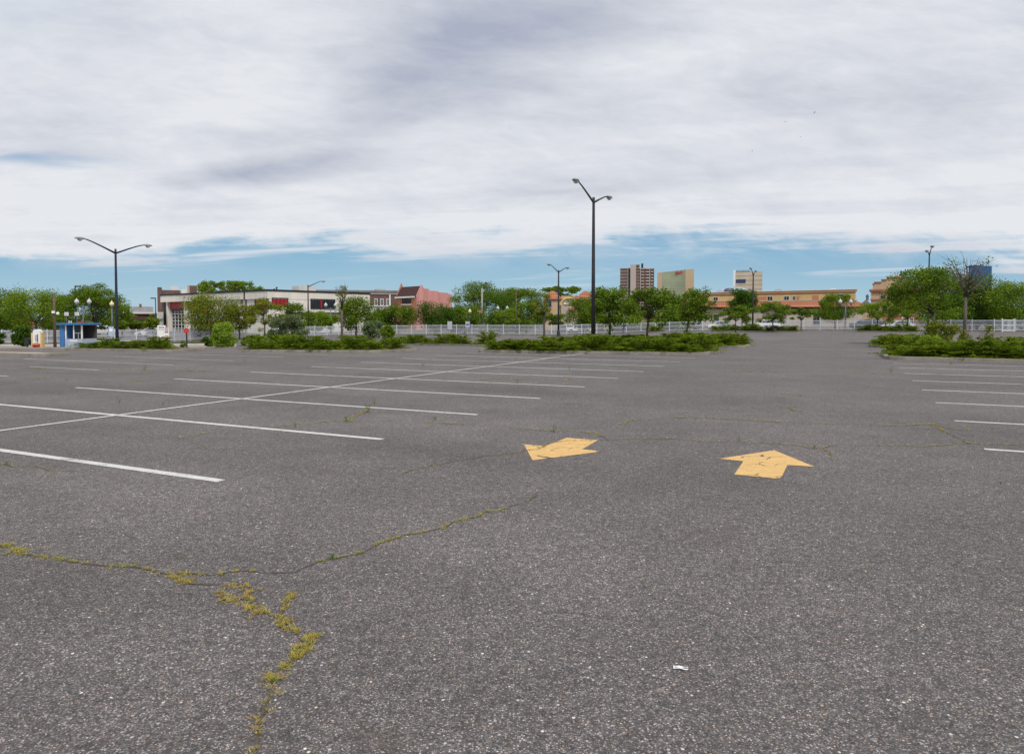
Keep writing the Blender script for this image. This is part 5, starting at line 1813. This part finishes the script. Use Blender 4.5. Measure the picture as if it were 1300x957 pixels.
# -- red low roof and white background pieces behind the left fence
b_ = Bld('red_kiosk', 'low building with a dark red roof under the left trees', 17, 128, 41)
b_.part('wall', MB().box(0, b_.W, 0, 4, -1.5, b_.z(414.5, u=0)), 'cream')
b_.part('roof', MB().prism([(-0.4, b_.z(414.5, u=0)), (4.4, b_.z(414.5, u=0)), (2, b_.z(409, u=0))], -0.3, b_.W + 0.3, 'x'), 'signred')

# ---------------------------------------------------------------- parking booth
p = at(76, 62)
o = thing('parking_booth', 'blue and white attendant booth with a flat blue roof beside the brown pole', 'booth', p, R(-4))
k = 62 / F
wB = 31 * k
hb = zat(412.5, 62) - p.z
b = MB()
b.box(0.42, wB - 0.1, 0.0, 2.0, 0.0, 0.70)
MB().box(0.45, wB - 0.1, 0.0, 2.0, 0.05, 0.85).build('lower_wall', M['booth_pale'], o)
MB().box(0, 0.42, -0.05, 2.1, 0.0, hb - 0.02).build('side_panel', M['booth_blue'], o)
MB().box(0.45, wB - 0.1, 1.7, 2.0, 0.86, hb - 0.02).build('rear_wall', M['dim'], o)
for x in (0.48, 0.48 + (wB - 0.6) * 0.48, wB - 0.2):
    MB().box(x, x + 0.10, -0.01, 0.09, 0.86, hb - 0.02).build('corner_post', M['white'], o)
xm = 0.48 + (wB - 0.6) * 0.48
MB().box(xm + 0.11, wB - 0.21, 0.02, 0.05, 0.87, hb - 0.03).build('window_pane', M['glass'], o)
f = MB()
f.box(xm + 0.11, wB - 0.21, -0.005, 0.019, 1.35, 1.39)
f.box((xm + wB) / 2 - 0.02, (xm + wB) / 2 + 0.02, -0.004, 0.018, 0.87, 1.34)
f.build('window_frame', M['fence_grey'], o)
MB().box(-0.25, wB + 0.15, -0.35, 2.3, hb, hb + 0.17).build('roof', M['booth_blue'], o)
MB().box(xm + 0.3, xm + 0.55, 0.2, 0.5, hb + 0.171, hb + 0.30).build('beacon', M['signred'], o)
for x in (0.65, 0.85):
    MB().tube([(x, 0.3, hb + 0.17), (x, 0.3, hb + 0.37)], 0.04, 6).build('roof_stub', M['white'], o)
MB().box(0.9, 1.6, -0.02, -0.002, 0.62, 0.74).build('stencil_band', M['white'], o)
# floodlights on thin posts behind booth
for x, nm in ((84.8, 'square white floodlight on a thin post above the booth, nearer the brown pole'), (98, 'square white floodlight on a thin post above the booth, nearer the globe lamp')):
    q = at(x, 70)
    o = thing('floodlight', nm, 'light', q, 0, 'square floodlights above the booth')
    h_ = zat(401, 70) - q.z
    MB().tube([(0, 0, 0), (0, 0, h_)], 0.03, 6).build('post', M['slate_post'], o)
    MB().box(-0.18, 0.18, -0.08, 0.08, h_, h_ + 0.36).build('lamp_head', M['white'], o, bevel=0.02)
    MB().box(-0.14, 0.14, -0.095, -0.082, h_ + 0.04, h_ + 0.32).build('lens', M['lens'], o)

# pay station: arch shaped yellow and white panel with red base
q = at(48, 57)
o = thing('pay_station', 'white arch topped kiosk with yellow sides and a pink and red base', 'kiosk', q, R(4))
h_ = zat(418, 57) - q.z
ww = 7.2 / F * 57
arc = [(-ww * 0.62, 0.25), (ww * 0.62, 0.25), (ww * 0.62, h_ - ww * 0.5)] + [(ww * 0.62 * math.cos(math.pi * k / 10), h_ - ww * 0.5 + ww * 0.5 * math.sin(math.pi * k / 10)) for k in range(1, 10)] + [(-ww * 0.62, h_ - ww * 0.5)]
MB().prism(arc, -0.2, 0.2).build('body', M['white'], o)
for sgn in (-1, 1):
    MB().box(sgn * (ww * 0.62 + 0.062) - 0.06, sgn * (ww * 0.62 + 0.062) + 0.06, -0.22, 0.22, 0.0, h_ - ww * 0.62).build('side_panel', M['yellow'], o)
MB().box(-ww * 0.62, ww * 0.62, -0.28, -0.201, 0.0, 0.40).build('plinth', M['signred'], o)
MB().lathe([(0.23, 0.30), (0.22, 0.42), (0.12, 0.50)], 14, (0, -0.22, 0)).build('emblem', M['rose'], o)
MB().box(-0.12, 0.14, -0.215, -0.201, 0.65, 1.15).build('screen', M['fence_grey'], o)
MB().box(0.05, 0.13, -0.225, -0.216, 0.55, 1.2).build('card_slot_strip', M['slate_post'], o)
q = at(34, 56)
o = thing('parking_meter', 'dark waist high meter post with a wide blue cap left of the kiosk', 'meter', q)
h_ = zat(430, 56) - q.z
MB().tube([(0, 0, 0), (0, 0, h_ - 0.3)], 0.05, 8).build('post', M['black'], o)
MB().box(-0.11, 0.11, -0.1, 0.1, h_ - 0.45, h_ - 0.05).build('housing', M['lamp_blue'], o, bevel=0.02)
MB().box(-0.24, 0.24, -0.12, 0.12, h_ - 0.045, h_ + 0.03).build('cap', M['lamp_blue'], o)


# ---------------------------------------------------------------- signs
def sign(px, Y, top, bot, half, mat, label, post='black', shape='box', bands=(), name='sign'):
    q = at(px, Y)
    o = thing(name, label, 'sign', q)
    k = Y / F
    z1, z0 = zat(top, Y) - q.z, zat(bot, Y) - q.z
    w_ = half * k
    MB().box(-0.04, 0.04, 0.022, 0.09, -0.05, z1 - 0.02).build('post', M[post], o)
    if shape == 'disc':
        zc_ = (z0 + z1) / 2
        r_ = (z1 - z0) / 2
        poly = [(r_ * math.cos(R(22.5 + 45 * i)), zc_ + r_ * math.sin(R(22.5 + 45 * i))) for i in range(8)]
        MB().prism(poly, -0.01, 0.02).build('panel', M[mat], o)
    else:
        MB().box(-w_, w_, -0.01, 0.02, z0, z1).build('panel', M[mat], o, bevel=0.008)
    for (f0, f1, g0, g1, m_) in bands:
        MB().box(-w_ + 2 * w_ * f0, -w_ + 2 * w_ * f1, -0.02, -0.0115, z0 + (z1 - z0) * g0, z0 + (z1 - z0) * g1).build('printed_band', M[m_], o)
    return o


sign(205, 66, 413, 432, 5.2, 'white', 'white notice board with blue lettering over a red line beside the fence', 'fence_grey',
     bands=((0.22, 0.42, 0.82, 0.90, 'signblue'), (0.48, 0.58, 0.82, 0.90, 'signblue'), (0.64, 0.80, 0.82, 0.90, 'signblue'), (0.14, 0.86, 0.70, 0.73, 'rose')), name='notice_board')
sign(211.5, 50, 415.5, 428, 3.0, 'white', 'small white sign with red lines on a short black post by the booth bed',
     bands=((0.1, 0.9, 0.05, 0.14, 'signred'), (0.15, 0.85, 0.45, 0.62, 'rose'), (0.15, 0.85, 0.72, 0.82, 'rose'), (0.1, 0.9, 0.90, 0.96, 'signred')))
sign(236.5, 54, 416.2, 423.2, 3.2, 'signred', 'small round red sign plate on a black post by the open kerb', shape='disc',
     bands=((0.3, 0.7, 0.42, 0.56, 'rose'),))
sign(141, 76, 414.5, 427, 3.4, 'booth_pale', 'pale blue sign plate on the fence left of the navy lamp post', 'fence_grey', bands=((0.2, 0.8, 0.5, 0.8, 'white'),))
sign(571, 108, 408, 418, 3.0, 'placard', 'white placard fixed near the fence in front of the pink building', 'fence_grey', bands=((0.25, 0.75, 0.3, 0.5, 'fence_grey'),))
sign(593.5, 109, 408, 416, 2.6, 'placard', 'white placard at the fence beside the slim globe lamp', 'fence_grey', bands=((0.2, 0.8, 0.4, 0.6, 'signblue'),))
sign(609, 118, 394, 398, 3.4, 'rust_band', 'red and orange banner hung on the pale utility pole', 'pole_pale', bands=((0.1, 0.5, 0.1, 0.5, 'yellow'),))
sign(733, 120, 405, 411, 3.6, 'placard', 'white panel standing behind the fence below the round tree', 'fence_grey', bands=((0.2, 0.8, 0.5, 0.7, 'fence_grey'),))


# ---------------------------------------------------------------- cars
def car(px, Y, heading, paint, label, kind='sedan', group='cars parked beyond the fence'):
    q = at(px, Y)
    o = thing('parked_car', label, 'car', q, heading, group)
    if kind == 'suv':
        L, Hh, Wd = 4.6, 1.68, 1.85
        lower = [(-2.28, 0.35), (-2.3, 0.75), (-2.22, 1.0), (2.25, 0.98), (2.28, 0.6), (2.2, 0.35)]
        top = [(-2.2, 1.0), (-2.02, 1.58), (-1.7, 1.66), (0.35, 1.66), (0.75, 1.52), (1.2, 1.0)]
        glass = [(-2.05, 1.04), (-1.92, 1.50), (0.40, 1.54), (1.02, 1.04)]
    else:
        L, Hh, Wd = 4.6, 1.42, 1.78
        lower = [(-2.25, 0.32), (-2.3, 0.62), (-2.2, 0.92), (-1.2, 0.95), (1.0, 0.92), (2.1, 0.76), (2.3, 0.58), (2.25, 0.32)]
        top = [(-1.85, 0.94), (-1.1, 1.35), (-0.7, 1.42), (0.2, 1.42), (0.55, 1.34), (1.25, 0.9)]
        glass = [(-1.6, 0.97), (-1.0, 1.31), (0.15, 1.35), (0.48, 1.28), (1.08, 0.95)]
    hw = Wd / 2
    body = MB().prism(lower, -hw, hw).build('body', M[paint], o, bevel=0.06)
    # cabin narrows upward
    def tapered(poly, w0, w1, zlo, zhi):
        n = len(poly)
        wf = lambda z: w0 + (w1 - w0) * (z - zlo) / (zhi - zlo)
        m_ = MB()
        m_.add([(x, -wf(z), z) for x, z in poly] + [(x, wf(z), z) for x, z in poly],
               [tuple(range(n))[::-1], tuple(range(n, 2 * n))] + [(i, (i + 1) % n, n + (i + 1) % n, n + i) for i in range(n)])
        return m_
    tapered(top, hw - 0.06, hw - 0.26, 0.9, Hh).build('cabin', M[paint], o)
    tapered(glass, hw - 0.052, hw - 0.245, 0.9, Hh).build('side_windows', M['glass'], o)
    mb = MB()
    (xa, za), (xb, zb_) = top[-1], top[-2]
    n1 = Vector((zb_ - za, 0, xa - xb)).normalized() * -1
    e = 0.02
    nx_, nz_ = (za - zb_) and (zb_ - za), (xa - xb)
    ln_ = math.hypot(zb_ - za, xa - xb)
    ox_, oz_ = (zb_ - za) / ln_ * e, (xa - xb) / ln_ * e
    yy0, yy1 = hw - 0.14, hw - 0.30
    mb.add([(xa - 0.06 + ox_, -yy0, za + 0.05 + oz_), (xa - 0.06 + ox_, yy0, za + 0.05 + oz_), (xb + 0.03 + ox_, yy1, zb_ - 0.02 + oz_), (xb + 0.03 + ox_, -yy1, zb_ - 0.02 + oz_)], [(0, 1, 2, 3)])
    mb.build('windscreen', M['glass'], o)
    for x in (-1.42, 1.40):
        for s in (-1, 1):
            wo = MB()
            n = 18
            y0, y1 = s * (hw - 0.20), s * (hw + 0.01)
            wo.tube([(x, y0, 0.33), (x, y1, 0.33)], 0.33, n)
            t_ = wo.build('wheel', M['tyre'], o)
            MB().tube([(x, y1, 0.33), (x, y1 + s * 0.012, 0.33)], 0.20, 14).build('rim', M['rim'], t_)
    for s in (-1, 1):
        MB().box(2.16, 2.31, s * 0.62 - 0.16, s * 0.62 + 0.16, 0.60, 0.74).build('headlight', M['lens'], o)
        MB().box(-2.33, -2.2, s * 0.66 - 0.14, s * 0.66 + 0.14, 0.72, 0.90).build('tail_light', M['tail'], o)
    return o


car(856, 123, R(180 + 6), 'car_white', 'white sedan parked beyond the fence right of the spreading young tree')
car(874, 126, R(4), 'car_grey', 'grey sedan just right of the white sedan below the green glass tower')
car(913, 122, R(182), 'car_white', 'low white car half hidden by the fence left of the dark dense tree')
car(972, 120, R(178), 'car_white', 'white hatchback below the small flat crowned tree', 'suv')
car(1099, 112, R(182), 'car_dark', 'dark blue car behind the fence at the right end of the tiled building', 'suv')
car(1140, 108, R(180), 'car_white', 'white sedan in front of the entrance of the ornate building')
car(646, 124, R(2), 'car_dark', 'dark car behind the fence below the locust trees')
car(721, 121, R(-3), 'car_grey', 'grey car beyond the fence right of the second lamp post')
car(735, 119, R(180), 'car_white', 'white van like car beyond the fence behind the tallest lamp post', 'suv')
car(192, 112, R(176), 'car_white', 'white car beyond the fence left of the notice board')
car(262, 112, R(5), 'car_grey', 'grey car beyond the fence in front of the garage doors')
car(132, 125, R(0), 'car_white', 'white car under the feathery tree beyond the fence', 'suv')
car(1290, 112, R(0), 'car_grey', 'grey car beyond the gate at the far right', 'suv')

# scrap of orange plastic litter before the far bed
q = at(797, 62)
o = thing('plastic_scrap', 'orange plastic scrap lying on the asphalt before the far middle bed', 'litter', q, 0.2)
MB().prism([(-0.28, 0.0), (0.3, 0.0), (0.26, 0.10), (0.05, 0.2), (-0.12, 0.17)], -0.12, 0.12).build('body', M['orange'], o, bevel=0.03)

# ---------------------------------------------------------------- hedge behind the fence on the left
T('hedge', 168, 118, 408, 416, 22, 'leaf_mid', 'low clipped hedge in front of the low brown building', None, leaves=2200, clumps=30, cat='hedge')
T('hedge', 700, 132, 398, 412, 26, 'leaf_mid', 'loose hedge at the foot of the tiled towers', None, leaves=1500, clumps=20, cat='hedge')


# ---------------------------------------------------------------- birds
def bird(px, py, Y, span, tilt, label):
    d = ray(px, py)
    t = Y / d.y
    o = tag(bpy.data.objects.new('bird', None), label, 'bird', 'birds high in the clouds')
    o.location = (d.x * t, Y, H + d.z * t)
    link(o)
    s = span
    b = MB()
    b.lathe([(0.005, -0.25), (0.035, -0.12), (0.06, 0.02), (0.045, 0.14), (0.03, 0.2), (0.005, 0.26)], 8)
    for v in range(len(b.v)):
        x, y, z = b.v[v]
        b.v[v] = (z * s, x * s, y * s)
    for sgn in (-1, 1):
        b.add([(0.08 * s, 0, 0.01), (-0.06 * s, 0, 0.01), (-0.02 * s, sgn * 0.24 * s, 0.10 * s), (0.08 * s, sgn * 0.22 * s, 0.11 * s), (-0.06 * s, sgn * 0.55 * s, 0.03 * s),
               (0.08 * s, 0, 0.03), (-0.06 * s, 0, 0.03), (-0.02 * s, sgn * 0.24 * s, 0.12 * s), (0.08 * s, sgn * 0.22 * s, 0.13 * s)],
              [(0, 1, 2, 3), (3, 2, 4), (5, 8, 7, 6), (8, 4, 7), (0, 3, 8, 5), (1, 6, 7, 2), (3, 4, 8), (2, 7, 4)])
    b.build('body', M['bird'], o)
    o.rotation_euler = (tilt, 0.1, 0.6 + tilt)


bird(997, 155, 110, 0.62, 0.3, 'dark bird in the clouds, second from the top of the little flock')
bird(1034, 143, 115, 0.60, -0.5, 'dark bird in the clouds, topmost of the little flock')
bird(1016, 174, 120, 0.5, 0.7, 'faint bird in the clouds below the two upper birds')
bird(955, 192, 130, 0.5, -0.2, 'faint bird lowest of the flock in the clouds')

SC.cycles.use_denoising = True
SC.cycles.max_bounces = 6
SC.cycles.diffuse_bounces = 3
SC.cycles.transparent_max_bounces = 4
